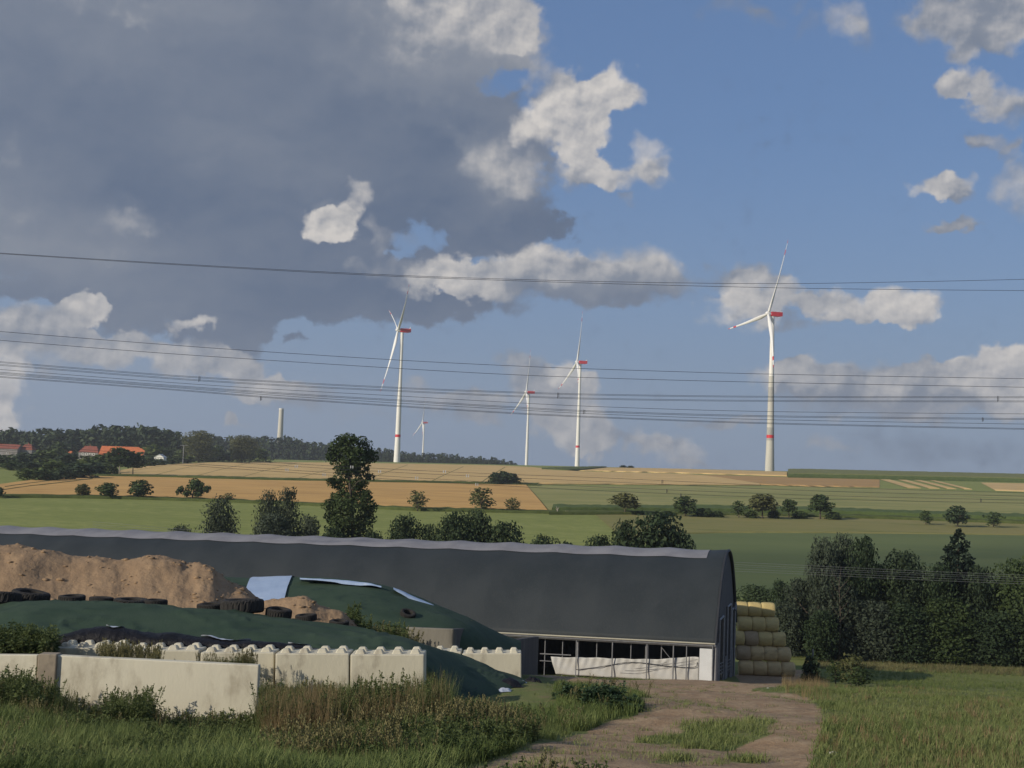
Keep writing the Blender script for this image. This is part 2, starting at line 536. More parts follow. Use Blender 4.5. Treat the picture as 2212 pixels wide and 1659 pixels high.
# ------------------------------------------------------------------ materials
def mat(name, c1, c2=None, scale=1.0, rough=0.85, bump=0.0, bump_scale=None, detail=4.0, attr=None, spec=0.3, sheet=0.0, stain=None, metal=0.0, stretch=(1, 1, 1), co='Object', contrast=(0.3, 0.7), third=None):
    """two-colour procedural material; attr mixes by a vertex attribute instead of noise; sheet > 0 lets light through (leaves, cloth)"""
    m = bpy.data.materials.new(name); m.use_nodes = True
    t = m.node_tree; t.nodes.clear(); N = NT(t)
    tc = N.node('ShaderNodeTexCoord')
    vec = N.vmath('MULTIPLY', tc.outputs[co], stretch)
    c2 = c2 or tuple(c * 0.8 for c in c1)
    nz = N.smooth(N.noise(vec, scale, detail, 0.6), contrast[0], contrast[1])
    if attr:
        a = N.node('ShaderNodeAttribute', attribute_name=attr).outputs['Fac']
        base = N.mix(N.math('MULTIPLY_ADD', N.math('SUBTRACT', nz, 0.5), 0.25, a, clamp=True), c1, c2)
    else:
        base = N.mix(nz, c1, c2)
    if third:
        base = N.mix(N.smooth(N.noise(N.vmath('ADD', vec, (31.7, 4.1, 9.2)), third[1], 5.0, 0.6), third[2], third[3]), base, third[0])
    if stain:
        base = N.mix(N.smooth(N.noise(N.vmath('ADD', vec, (7.7, 1.1, 3.2)), stain[1], 6.0, 0.65), stain[2], stain[3]), base, stain[0])
    p = N.node('ShaderNodeBsdfPrincipled')
    N.put(p.inputs['Base Color'], base)
    p.inputs['Roughness'].default_value = rough
    p.inputs['Specular IOR Level'].default_value = spec
    p.inputs['Metallic'].default_value = metal
    if bump:
        b = N.node('ShaderNodeBump'); b.inputs['Strength'].default_value = 1.0; b.inputs['Distance'].default_value = bump
        N.put(b.inputs['Height'], N.noise(vec, bump_scale or scale * 4, 5.0, 0.6))
        t.links.new(b.outputs[0], p.inputs['Normal'])
    out = N.node('ShaderNodeOutputMaterial')
    sh = p.outputs[0]
    if sheet:
        tr = N.node('ShaderNodeBsdfTranslucent'); N.put(tr.inputs[0], base)
        mx = N.node('ShaderNodeMixShader'); mx.inputs[0].default_value = sheet
        t.links.new(sh, mx.inputs[1]); t.links.new(tr.outputs[0], mx.inputs[2]); sh = mx.outputs[0]
    t.links.new(sh, out.inputs[0])
    return m


M = {}


def leafmat(key, c1, c2):
    M[key] = mat(key, c1, c2, scale=3.0, rough=0.75, attr='tone', sheet=0.28, spec=0.25)

# ------------------------------------------------------------------ ground
TRACK = [(930, 1705), (1050, 1650), (1165, 1608), (1280, 1574), (1375, 1544), (1395, 1522), (1378, 1497), (1330, 1484), (1290, 1481), (1240, 1478),
         (1190, 1466), (1130, 1452), (1140, 1440), (1250, 1452), (1400, 1456), (1545, 1460), (1600, 1440), (1735, 1440), (1748, 1466), (1712, 1480),
         (1700, 1497), (1745, 1510), (1776, 1530), (1780, 1560), (1768, 1600), (1755, 1640), (1738, 1700)]
ISLES = [(1565, 1582, 100, 24), (1535, 1606, 70, 15), (1480, 1570, 40, 8), (1690, 1491, 80, 8), (1420, 1600, 60, 10), (1640, 1560, 40, 8), (1450, 1640, 50, 7), (1600, 1640, 40, 8)]


def dirt_mask(x, y, z, n=10):
    q = proj(np.stack([x, y, z], -1))
    tot = 0
    for k in range(n):
        j = np.stack([x * 0.55, y * 0.55, np.full_like(x, 3.7 * k)], -1)
        a = (fbm(j, 3, 11) - 0.5) * 2; b = (fbm(j + 40, 3, 23) - 0.5) * 2
        px = q[..., 0] + a * 60 + (k - n / 2) * 2.0; py = q[..., 1] + b * 20
        ins = poly_in(px, py, TRACK)
        for cx, cy, rx, ry in ISLES:
            ins &= ((px - cx) / rx) ** 2 + ((py - cy) / ry) ** 2 > 1
        tot = tot + ins
    d = tot / n
    return np.where(y > 112, np.where((y < 136) & (np.abs(q[..., 0] - 1665) < 70), d, 0), d)


ys = np.concatenate([[-400, -200, -80, -30, -8, 0, 4], np.arange(7, 62, 0.33), np.arange(62, 170, 1.6), np.arange(170, 1250, 11), np.arange(1250, 2000, 40), [2300, 2800, 3600, 4400]])
ts = np.linspace(-1, 1, 281)
ts = np.sign(ts) * np.abs(ts) ** 1.15
gy, gt = np.meshgrid(ys, ts, indexing='ij')
gx = gt * (np.maximum(gy, 0) * 0.62 + 14 + np.where(gy < 0, -gy * 0.5, 0))
gz = T(gx, gy)
near = gy < 140
dm = np.zeros_like(gx)
dm[near] = dirt_mask(gx[near], gy[near], gz[near])
# wheel ruts and lumps
bumpy = (fbm(np.stack([gx * 1.3, gy * 1.3, gx * 0], -1), 4, 5) - 0.5)
gz = gz + np.where(gy < 70, bumpy * (0.10 + 0.06 * dm), 0) * smooth(gy, 9, 14)
GV = np.stack([gx, gy, gz], -1).reshape(-1, 3)
GF = grid_faces(*gx.shape)[:, ::1]
fd = dm.ravel()[GF].mean(1)
fy = GV[:, 1][GF].mean(1)
is_track = (fd > 0.5) & (fy < 136)


def sub(F_):
    idx, inv = np.unique(F_, return_inverse=True)
    return GV[idx], inv.reshape(F_.shape), idx


def ground_mat():
    m = bpy.data.materials.new('earth_and_turf'); m.use_nodes = True
    t = m.node_tree; t.nodes.clear(); N = NT(t)
    tc = N.node('ShaderNodeTexCoord').outputs['Object']
    x, y, z = N.sep(tc)
    att = N.node('ShaderNodeAttribute', attribute_name='dirt').outputs['Fac']
    n_big = N.noise(tc, 0.35, 5, 0.6); n_mid = N.noise(tc, 1.7, 6, 0.65); n_fine = N.noise(tc, 14.0, 4, 0.6)
    d = N.math('MULTIPLY_ADD', N.math('SUBTRACT', n_mid, 0.5), 0.9, att)
    d = N.smooth(d, 0.34, 0.62)
    soil = N.mix(N.smooth(n_mid, 0.35, 0.65), (0.285, 0.192, 0.115), (0.385, 0.280, 0.175))
    soil = N.mix(N.smooth(N.noise(tc, 0.8, 6, 0.7), 0.60, 0.72), soil, (0.12, 0.078, 0.05))
    soil = N.mix(N.smooth(N.noise(N.vmath('MULTIPLY', tc, (1, .35, 1)), 2.4, 5, 0.7), 0.60, 0.75), soil, (0.42, 0.34, 0.20))
    soil = N.mix(N.math('MULTIPLY', N.smooth(n_fine, 0.35, 0.7), 0.35), soil, (0.16, 0.115, 0.08))
    turf = N.mix(N.smooth(n_big, 0.35, 0.65), (0.110, 0.140, 0.044), (0.155, 0.170, 0.062))
    turf = N.mix(N.smooth(n_mid, 0.45, 0.72), turf, (0.180, 0.155, 0.075))
    far_n = N.noise(N.vmath('MULTIPLY', tc, (0.018, 0.075, 0.0)), 1.0, 6, 0.62)
    fine_n = N.noise(N.vmath('MULTIPLY', tc, (0.25, 0.5, 0.0)), 1.0, 5, 0.7)
    mead = N.mix(N.smooth(far_n, 0.35, 0.65), (0.185, 0.210, 0.062), (0.225, 0.245, 0.080))
    mead = N.mix(N.math('MULTIPLY', N.smooth(fine_n, 0.40, 0.64), 0.8), mead, (0.140, 0.170, 0.050))
    turf = N.mix(N.smooth(y, 95.0, 180.0), turf, mead)
    base = N.mix(d, turf, soil)
    p = N.node('ShaderNodeBsdfPrincipled')
    N.put(p.inputs['Base Color'], base); p.inputs['Roughness'].default_value = 0.95; p.inputs['Specular IOR Level'].default_value = 0.12
    b = N.node('ShaderNodeBump'); b.inputs['Distance'].default_value = 0.06
    N.put(b.inputs['Height'], N.math('ADD', n_mid, N.math('MULTIPLY', n_fine, 0.35)))
    t.links.new(b.outputs[0], p.inputs['Normal'])
    o = N.node('ShaderNodeOutputMaterial'); t.links.new(p.outputs[0], o.inputs[0])
    return m


GM = ground_mat()
for nm, sel, lab, cat in (('ground', ~is_track, 'rough green land falling from the foreground and rising to the far hill', 'ground'),
                          ('dirt_track', is_track, 'bare brown farm track leading down to the barn', 'track')):
    v, f, idx = sub(GF[sel])
    tag(link(nm, mesh(nm, v, f, {'dirt': dm.ravel()[idx]}, True), GM), lab, cat, kind='structure')

# ------------------------------------------------------------------ far fields, laid on the hillside
M['wheat'] = mat('ripe_wheat', (0.50, 0.310, 0.115), (0.44, 0.275, 0.105), scale=0.03, rough=0.95, spec=0.1, stretch=(0.5, 1.6, 1), stain=((0.36, 0.215, 0.08), 0.10, 0.42, 0.72), contrast=(.35, .65))
M['wheat_pale'] = mat('pale_wheat', (0.53, 0.375, 0.170), (0.47, 0.335, 0.150), scale=0.02, rough=0.95, spec=0.1, stretch=(0.6, 1.6, 1), stain=((0.37, 0.265, 0.12), 0.07, 0.42, 0.72), contrast=(.35, .65))
M['straw_strip'] = mat('cut_straw', (0.50, 0.36, 0.17), (0.42, 0.30, 0.14), scale=0.05, rough=0.95, spec=0.1)
M['stubble'] = mat('stubble', (0.36, 0.225, 0.095), (0.30, 0.20, 0.09), scale=0.04, rough=0.95, spec=0.1)
M['beet'] = mat('olive_crop', (0.265, 0.250, 0.100), (0.215, 0.215, 0.082), scale=0.05, rough=0.9, spec=0.1, stretch=(0.35, 1.3, 1), stain=((0.165, 0.185, 0.066), 0.07, 0.42, 0.70), contrast=(.35, .65))
M['corn'] = mat('dark_maize', (0.082, 0.112, 0.034), (0.060, 0.088, 0.026), scale=0.5, rough=0.85, spec=0.15, bump=0.3, bump_scale=0.9)
M['corn_top'] = mat('maize_top', (0.160, 0.165, 0.060), (0.115, 0.130, 0.045), scale=0.3, rough=0.9, spec=0.1, stretch=(0.4, 1, 1))  # paler, yellower colour for the upper faces
M['margin'] = mat('rank_grass', (0.085, 0.105, 0.032), (0.055, 0.072, 0.022), scale=0.25, rough=0.95, spec=0.1, bump=0.3, bump_scale=1.2)
M['hay'] = mat('mown_meadow', (0.205, 0.185, 0.075), (0.165, 0.165, 0.060), scale=0.035, rough=0.95, spec=0.1, stretch=(0.4, 1.8, 1), stain=((0.125, 0.135, 0.045), 0.12, 0.52, 0.7))
M['shaded_green'] = mat('shaded_green_crop', (0.118, 0.145, 0.060), (0.098, 0.128, 0.054), scale=0.04, rough=0.95, spec=0.1, stretch=(0.25, 1.6, 1), stain=((0.125, 0.140, 0.055), 0.10, 0.55, 0.75))  # darker green that carries the cloud shade in its colour


def band(name, top, bot, m, label, cat, off=0.12, nx=70, ny=10, height=0.0, rough_h=0.0, kind='structure', mtop=None):
    tp = crom(top, nx) if len(top) > 2 else crom(top, nx); bp = crom(bot, nx)
    # uneven borders
    if nx > 20 and height < 0.3:
        for q_, sd in ((tp, 61), (bp, 83)):
            jx = np.stack([q_[:, 0] * .06, q_[:, 1] * .2, q_[:, 0] * 0], -1)
            w_ = np.sin(np.linspace(0, math.pi, nx)) ** .5
            q_[:, 1] += 1.3 * (fbm(jx, 4, sd) - .5) * w_
    a = hit(bp[:, 0], bp[:, 1]); b = hit(tp[:, 0], tp[:, 1])
    k = np.linspace(0, 1, ny)[:, None, None]
    g = a[None] * (1 - k) + b[None] * k
    g[..., 2] = T(g[..., 0], g[..., 1]) + off + height
    if rough_h:
        g[..., 2] += rough_h * (fbm(np.stack([g[..., 0] * 0.4, g[..., 1] * 0.4, g[..., 0] * 0], -1), 3, 3) - 0.5) * 2
    if height > 0.3:
        lo = g[:1].copy(); lo[..., 2] = T(lo[..., 0], lo[..., 1]) - 0.3
        g = np.concatenate([lo, g], 0); ny += 1
    else:
        lo = g[:1].copy(); lo[..., 2] -= 0.4; g = np.concatenate([lo, g], 0); ny += 1
    me = mesh(name, g.reshape(-1, 3), grid_faces(ny, nx))
    me.materials.append(m)
    if mtop:
        me.materials.append(mtop)
        ix = np.zeros((ny - 1) * (nx - 1), np.int32); ix[nx - 1:] = 1
        me.polygons.foreach_set('material_index', ix)
    o = link(name, me)
    return tag(o, label, cat, kind=kind)


WL_TOP = [(-60, 1062), (0, 1049), (90, 1037), (160, 1030.5), (260, 1030), (480, 1037), (780, 1043), (1060, 1048), (1136, 1049)]
WL_BOT = [(-60, 1074), (0, 1073), (240, 1076), (480, 1083), (700, 1092), (900, 1101), (1050, 1104), (1184, 1107)]
band('wheat_field', WL_TOP, WL_BOT, M['wheat'], 'ripe orange wheat field behind the row of small fruit trees', 'field', ny=24, off=0.5)
band('wheat_field', [(225, 1024), (300, 1011), (380, 1004), (480, 1000), (700, 1000), (850, 1002.5), (1000, 1005), (1130, 1009), (1250, 1019), (1400, 1023), (1520, 1028), (1640, 1046)],
     [(225, 1026), (360, 1030.5), (480, 1033), (620, 1036), (760, 1039.5), (900, 1042), (1060, 1045), (1180, 1046.5), (1300, 1047), (1400, 1048), (1520, 1048.5), (1642, 1049)],
     M['wheat_pale'], 'paler wheat field on the upper slope below the turbines', 'field', ny=24, nx=90, off=0.45)
band('wheat_field', [(1240, 1014), (1330, 1011), (1450, 1013), (1560, 1016), (1700, 1020)], [(1240, 1017), (1330, 1019), (1450, 1022), (1560, 1025), (1700, 1029)],
     M['wheat_pale'], 'narrow pale wheat strip on the skyline before the tallest turbine', 'field', off=0.4, ny=8)
band('stubble_field', [(1450, 1025), (1560, 1027), (1700, 1031), (1900, 1036)], [(1640, 1047), (1700, 1049.5), (1800, 1052), (1900, 1053.5)], M['stubble'], 'brown stubble field beside the narrow wheat strip', 'field', off=0.16, ny=8)
band('beet_field', [(1138, 1050), (1400, 1051), (1640, 1052), (1900, 1056), (2270, 1069)], [(1188, 1107), (1500, 1108), (1800, 1113), (2270, 1129)], M['beet'], 'broad olive green crop field on the hillside right of the wheat', 'field', off=0.2, ny=24)
for i, (x0, x1, x2, x3) in enumerate(((1900, 1922, 1960, 1990), (1940, 1958, 2006, 2030), (1974, 1990, 2045, 2066), (2008, 2020, 2082, 2100))):
    y0 = 1036 + (x0 - 1900) * 0.02; y1 = 1054.5 + (x2 - 1960) * 0.02
    band('straw_strip', [(x0, y0), (x1, y0 + 0.4)], [(x2, y1), (x3, y1 + 0.5)], M['straw_strip'], 'pale straw strip between green strips, number %s from the stubble' % ('one', 'two', 'three', 'four')[i], 'field strip', off=0.24, nx=4, ny=8)
band('stubble_field', [(2118, 1043), (2180, 1044), (2270, 1046)], [(2150, 1060), (2210, 1062), (2270, 1064.5)], M['straw_strip'], 'yellow stubble field at the end of the striped strips', 'field', off=0.2, nx=12, ny=8)
band('maize_field', [(1702, 1019.5), (1780, 1018), (1900, 1019), (2100, 1023), (2270, 1027)], [(1702, 1032), (1780, 1033.5), (1900, 1036), (2100, 1040), (2270, 1044)], M['corn'], 'tall dark maize field on the skyline right of the tallest turbine', 'field', height=2.6, rough_h=0.25, nx=160, ny=10, mtop=M['corn_top'])
band('maize_strip', [(1195, 1100), (1500, 1101), (1800, 1106), (2270, 1121)], [(1192, 1107.5), (1500, 1109), (1800, 1114), (2270, 1130)], M['corn'], 'long dark maize strip behind the fruit trees on the right', 'field', height=1.4, rough_h=0.35, nx=200, ny=6)
band('mown_meadow', [(1286, 1113), (1500, 1112.5), (1800, 1118.5), (2270, 1134)], [(1348, 1168), (1500, 1153), (1800, 1152), (2270, 1157)], M['hay'], 'tan mown strip between the fruit trees and the green field coloured as shaded', 'field', off=0.15, ny=14)
band('crop_field', [(1400, 1162), (1500, 1154), (1800, 1153), (2270, 1158)], [(1500, 1290), (1700, 1300), (2000, 1310), (2270, 1320)], M['shaded_green'], 'green field with cloud shade in its colour right behind the barn and the dark trees', 'field', off=0.12, ny=20)
band('field_margin', [(180, 1028), (360, 1031), (480, 1033.5), (760, 1040), (1060, 1045.5), (1165, 1047.5)], [(180, 1030), (360, 1033.5), (480, 1036.5), (760, 1042.5), (1060, 1048), (1160, 1050)], M['margin'], 'dark grassy strip parting the two wheat fields', 'field margin', height=0.9, rough_h=0.3, nx=160, ny=4)
band('field_margin', [(-60, 1073), (0, 1072), (240, 1075), (480, 1082), (700, 1091), (900, 1100), (1050, 1103), (1186, 1106.5)], [(-60, 1076), (0, 1075), (240, 1078), (480, 1085), (700, 1094), (900, 1103.5), (1050, 1107), (1186, 1110)], M['margin'], 'dark grassy strip under the row of small fruit trees', 'field margin', height=0.6, rough_h=0.3, nx=200, ny=4)
band('field_margin', [(1186, 1108), (1500, 1109.5), (1800, 1115), (2270, 1131)], [(1186, 1112), (1500, 1113), (1800, 1119), (2270, 1135)], M['margin'], 'weedy strip along the foot of the maize', 'field margin', height=0.7, rough_h=0.35, nx=200, ny=4)
band('field_margin', [(1170, 1012.5), (1240, 1010), (1310, 1008.5)], [(1170, 1015), (1240, 1017.5), (1310, 1011)], M['margin'], 'green grassy patch on the skyline left of the narrow wheat strip', 'field margin', height=0.7, rough_h=0.3, nx=50, ny=4)
for k, (p, q) in enumerate((([(0, 1062), (60, 1053), (130, 1045), (200, 1036)], 'nearer'), ([(10, 1054), (80, 1044), (150, 1036), (190, 1033)], 'farther'))):
    band('tractor_rut', p, [(x, y + 1.0) for x, y in p], M['margin'], 'dark tractor rut across the wheat, the %s of two' % q, 'rut', off=0.56, nx=30, ny=3)
TR = []
for k, (xa, ya, xb, yb) in enumerate(((350, 1008, 250, 1026), (440, 1004, 330, 1029), (540, 1001, 420, 1031), (640, 1001, 520, 1033), (760, 1003, 640, 1036), (880, 1005, 790, 1039), (1000, 1009, 930, 1042), (1090, 1010, 1040, 1043))):
    TR.append(band('tractor_rut', [(xa, ya), (xa + 2.0, ya)], [(xb, yb), (xb + 2.4, yb)], M['margin'], 'thin tractor rut running down the pale wheat field', 'rut', off=0.47, nx=3, ny=24))
    TR[-1]['group'] = 'tractor ruts in the pale wheat'

# ------------------------------------------------------------------ barn
M['roof'] = mat('dark_roof_fabric', (0.019, 0.025, 0.028), (0.029, 0.035, 0.038), scale=0.30, third=((0.034, 0.038, 0.038), 7.0, .50, .75), stain=((0.040, 0.042, 0.040), .9, .60, .85), rough=0.62, spec=0.35, bump=0.01, bump_scale=9.0, stretch=(1, 1, .5))
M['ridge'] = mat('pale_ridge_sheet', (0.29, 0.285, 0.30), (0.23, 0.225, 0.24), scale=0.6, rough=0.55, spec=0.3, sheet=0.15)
M['gable'] = mat('grey_wind_net', (0.105, 0.103, 0.108), (0.085, 0.084, 0.09), scale=0.8, rough=0.9)
M['galv'] = mat('galvanised_steel', (0.22, 0.22, 0.225), (0.16, 0.16, 0.17), scale=3.0, rough=0.55, spec=0.4)
M['dark_frame'] = mat('dark_edge_trim', (0.035, 0.037, 0.042), rough=0.6)
M['curtain'] = mat('white_wind_curtain', (0.52, 0.51, 0.48), (0.44, 0.43, 0.40), scale=0.7, rough=0.7, bump=0.012, bump_scale=2.0, stain=((0.40, 0.38, 0.33), 0.6, 0.60, 0.85))
M['white_panel'] = mat('white_wall_panel', (0.66, 0.67, 0.67), (0.60, 0.61, 0.61), scale=0.8, rough=0.6)
M['gutter'] = mat('yellowed_gutter', (0.42, 0.39, 0.30), (0.36, 0.34, 0.27), scale=0.8, rough=0.6)
M['old_concrete'] = mat('weathered_concrete', (0.215, 0.20, 0.165), (0.155, 0.143, 0.12), scale=0.9, rough=0.92, bump=0.015, bump_scale=6, stain=((0.07, 0.066, 0.058), 1.3, 0.52, 0.75), stretch=(1, 1, 0.35))
M['dark_concrete'] = mat('blackened_concrete', (0.105, 0.098, 0.092), (0.07, 0.066, 0.063), scale=0.9, rough=0.92, bump=0.015, bump_scale=6, stain=((0.22, 0.20, 0.18), 1.1, 0.58, 0.8), stretch=(1, 1, 0.3))
M['dark_inside'] = mat('dark_lining', (0.03, 0.03, 0.03), rough=0.9)

HA = math.radians(15.0)
HS = -0.014
HO = U(1545, 1468, 109.0)
HL, HW, HE, HH = 88.0, 20.0, 2.95, 7.45
HU = np.array([-math.cos(HA), math.sin(HA), HS]); HV = np.array([math.sin(HA), math.cos(HA), 0.0]); HZ = np.array([0, 0, 1.0])
barn = empty('barn', HO, 'long barn under an arched dark grey fabric roof with a pale ridge', 'barn')


def hp(u, v, w):
    u, v, w = np.broadcast_arrays(np.asarray(u, float), np.asarray(v, float), np.asarray(w, float))
    return u[..., None] * HU + v[..., None] * HV + w[..., None] * HZ


def arch(s):
    return HE + HH * (1 - np.abs(s) ** 2.1)


def sag(u, s):
    t = np.sin(np.pi * ((u - 0.4) % 5.1) / 5.1) ** 1.2
    t = np.where((u < 0.4) | (u > HL - 0.4), 0, t)
    return t * (0.09 + 0.06 * np.exp(-(s / 0.3) ** 2)) * (1 - np.abs(s) ** 6)


def roof_sheet(u0, u1, s0, s1, lift, nu, ns):
    u = np.linspace(u0, u1, nu); s = np.linspace(s0, s1, ns)
    uu, ss = np.meshgrid(u, s, indexing='ij')
    sl = 2.1 * np.abs(ss) ** 1.1 * np.sign(ss) * HH / (HW / 2)
    nl = np.sqrt(1 + sl ** 2)
    d = lift - sag(uu, ss)
    return hp(uu, HW / 2 * (1 + ss) + d * sl / nl, arch(ss) + d / nl)


def both(g, thick=0.03):
    nr, nc = g.shape[:2]
    return mesh('sheet', g.reshape(-1, 3), grid_faces(nr, nc), smooth_shade=True)


roof = link('roof', both(roof_sheet(0, HL, -1.0, 1.0, 0.0, 340, 72)), M['roof'], barn)
so = roof.modifiers.new('thick', 'SOLIDIFY'); so.thickness = 0.05; so.offset = -1
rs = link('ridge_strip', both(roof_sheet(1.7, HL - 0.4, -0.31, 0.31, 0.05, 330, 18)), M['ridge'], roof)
# arch trim at the gable
sarr = np.linspace(-1, 1, 41)
g = Geo(); g.tube(hp(0.05, HW / 2 * (1 + sarr), arch(sarr) - 0.06), 0.13, 6); g.obj('gable_trim', M['dark_frame'], barn)
for uu in (0.7, HL - 0.5):
    g = Geo(); g.tube(hp(uu, HW / 2 * (1 + sarr * 0.985), arch(sarr) - 0.25), 0.12, 6); g.obj('arch_frame', M['galv'], barn)
# gable wall with three openings
opens = [(3.6, 7.2, 4.5), (11.0, 14.2, 5.0), (15.6, 18.6, 4.35)]
vs_, fs_ = [], []
edges = sorted(set([0.15, HW - 0.15] + [e for o_ in opens for e in o_[:2]] + list(np.arange(0.5, HW, 0.5))))
for va, vb in zip(edges[:-1], edges[1:]):
    low = -3.0
    for (oa, ob, ot) in opens:
        if oa - 1e-6 <= va and vb <= ob + 1e-6: low = ot
    ta, tb = arch(va / (HW / 2) - 1) - 0.15, arch(vb / (HW / 2) - 1) - 0.15
    if min(ta, tb) <= low: continue
    b = len(vs_)
    vs_ += list(hp([0.22] * 4, [va, vb, vb, va], [low, low, tb, ta])); fs_.append((b, b + 1, b + 2, b + 3))
gw = link('gable_wall', mesh('gable_wall', vs_, fs_), M['gable'], barn)
sm_ = gw.modifiers.new('thick', 'SOLIDIFY'); sm_.thickness = 0.12
for (oa, ob, ot) in opens:
    g = Geo()
    for vv in (oa - 0.12, ob + 0.12):
        p = hp(0.1, vv, 0.0); g.tube([p - HZ * 3.0, p + HZ * (ot + 0.15)], 0.13, 4)
    g.tube([hp(0.1, oa - 0.12, ot + 0.1), hp(0.1, ob + 0.12, ot + 0.1)], 0.11, 4)
    g.obj('door_frame', M['galv'], barn)
for (oa, ob, ot) in opens[:2]:
    g = Geo()
    for w in (0.25, 0.55, 0.85, 1.15):
        g.tube([hp(0.02, oa, w - oa * .085), hp(0.02, ob, w - ob * .085)], 0.035, 5)
    for vv in (oa + 0.05, (oa + ob) / 2, ob - 0.05):
        g.tube([hp(0.02, vv, -vv * .1), hp(0.02, vv, 1.2 - vv * .085)], 0.045, 5)
    g.obj('gate', M['galv'], barn)
for vv in (0.1, 1.3, 8.6, 15.0):
    g = Geo(); g.tube([hp(0.02, vv, -3.0), hp(0.02, vv, .9 if vv > 8 else 2.9)], 0.16, 6); g.obj('gable_post', M['galv'], barn)
g = Geo(); g.tube([hp(-0.05, 17.2, 4.3), hp(-0.05, 17.8, 4.9), hp(-0.05, 18.2, 4.2)], 0.12, 5); g.obj('lamp_bracket', M['galv'], barn)


def u_of(px, w=1.2):
    lo, hi = 0.0, 60.0
    for _ in range(40):
        m = (lo + hi) / 2
        if proj(HO + hp(m, 0.0, w))[0] > px: lo = m
        else: hi = m
    return lo


UL = u_of(1158)
g = Geo()
for a, b, off in ((0.0, HL, 0.0),):
    pa, pb = hp(a, -0.05, HE - 0.16), hp(b, -0.05, HE - 0.16)
    n_ = 40
    line = [pa + (pb - pa) * k / n_ for k in range(n_ + 1)]
    g.tube(line, 0.16, 4)
g.obj('eave_beam', M['galv'], barn)
g = Geo(); g.tube([hp(0.05, -0.22, HE + 0.02), hp(HL / 2, -0.22, HE + 0.02), hp(HL, -0.22, HE + 0.02)], 0.07, 8); g.obj('gutter', M['gutter'], barn)
g = Geo(); g.tube([hp(0.25, -0.2, HE - 0.1), hp(0.25, -0.2, HE - 0.5), hp(0.25, -0.12, -0.3)], 0.05, 6); g.obj('downpipe', M['galv'], barn)
# posts of the open side: long ones in front of the curtain, short-looking ones behind it
for px, r, v in ((1175, .05, .35), (1213, .05, .35), (1246, .11, .3), (1245, .045, -.14), (1287, .05, .35), (1323, .06, -.14), (1361, .05, .35), (1393, .05, .35), (1397, .12, .3), (1397.5, .05, -.14), (1427, .05, .35), (1454.6, .06, -.14), (1483, .05, -.14)):
    uu = u_of(px)
    g = Geo(); g.tube([hp(uu, v, -0.8), hp(uu, v, HE - 0.3)], r, 6); g.obj('post', M['galv'], barn)
g = Geo(); g.tube([hp(u_of(1428), 0.35, 2.35), hp(u_of(1453), 0.35, 1.2)], 0.03, 5); g.obj('brace', M['galv'], barn)
g = Geo(); g.tube([hp(u_of(1232), 0.25, 1.32), hp(u_of(1165), 0.25, 1.30)], 0.05, 5); g.tube([hp(u_of(1232), 0.25, 0.7), hp(u_of(1165), 0.25, 0.7)], 0.04, 5)
g.obj('feed_rail', M['galv'], barn)
# curtain with slack folds
cu = np.linspace(u_of(1510), u_of(1189), 90); cw = np.linspace(0, 1, 14)
cuu, cww = np.meshgrid(cu, cw, indexing='ij')
tt = (cuu - cu[0]) / (cu[-1] - cu[0])
topw = 1.78 - 0.41 * smooth(tt, 0.0, 0.35) - 0.10 * smooth(tt, .3, .6) - 0.16 * smooth(tt, .6, 1.0) + 0.02 * np.sin(tt * 40)
fold = 0.05 * np.sin(cuu * 9.0 + cww * 5.0) * cww + 0.05 * np.sin(cuu * 2.3 - cww * 6 + 1.0)
cx_ = cuu - (1 - cww) * smooth(tt, 0.90, 1.0) * 0.5
gg = hp(cx_, 0.08 + fold, -0.35 + (topw + 0.35) * cww)
cur = link('wind_curtain', both(gg), M['curtain'], barn)
cur.modifiers.new('thick', 'SOLIDIFY').thickness = 0.02
rope = []
for px, w in ((1506, 1.35), (1503, 0.98), (1480, 0.86), (1440, 0.90), (1400, 1.02), (1375, 1.04), (1350, 0.98), (1310, 0.62), (1270, 0.30), (1245, 0.15)):
    rope.append(hp(u_of(px), -0.03, w))
g = Geo(); g.tube(crom(rope, 40), 0.03, 5); rp = g.obj('curtain_rope', M['dark_frame'], barn)
for (pa, wa, pb, wb) in ((1506, 1.6, 1395, 0.95), (1500, 1.3, 1350, 0.3), (1440, 1.25, 1370, 0.55), (1420, 0.55, 1340, 0.1)):
    a, b = u_of(pa), u_of(pb)
    pts = [hp(a + (b - a) * k / 8, 0.0, wa + (wb - wa) * k / 8 - 0.16 * math.sin(math.pi * k / 8)) for k in range(9)]
    g = Geo(); g.tube(pts, 0.014, 4); g.obj('curtain_rope', M['galv'], barn)
ua, ub = u_of(1540.5), u_of(1511)
g = Geo()
vs8 = [hp(u, v, w) for w in (-0.5, 2.52) for (u, v) in ((ua, -0.1), (ub, -0.1), (ub, 0.12), (ua, 0.12))]
g.add(vs8, [(0, 1, 5, 4), (1, 2, 6, 5), (2, 3, 7, 6), (3, 0, 4, 7), (4, 5, 6, 7)]); g.obj('corner_panel', M['white_panel'], barn)
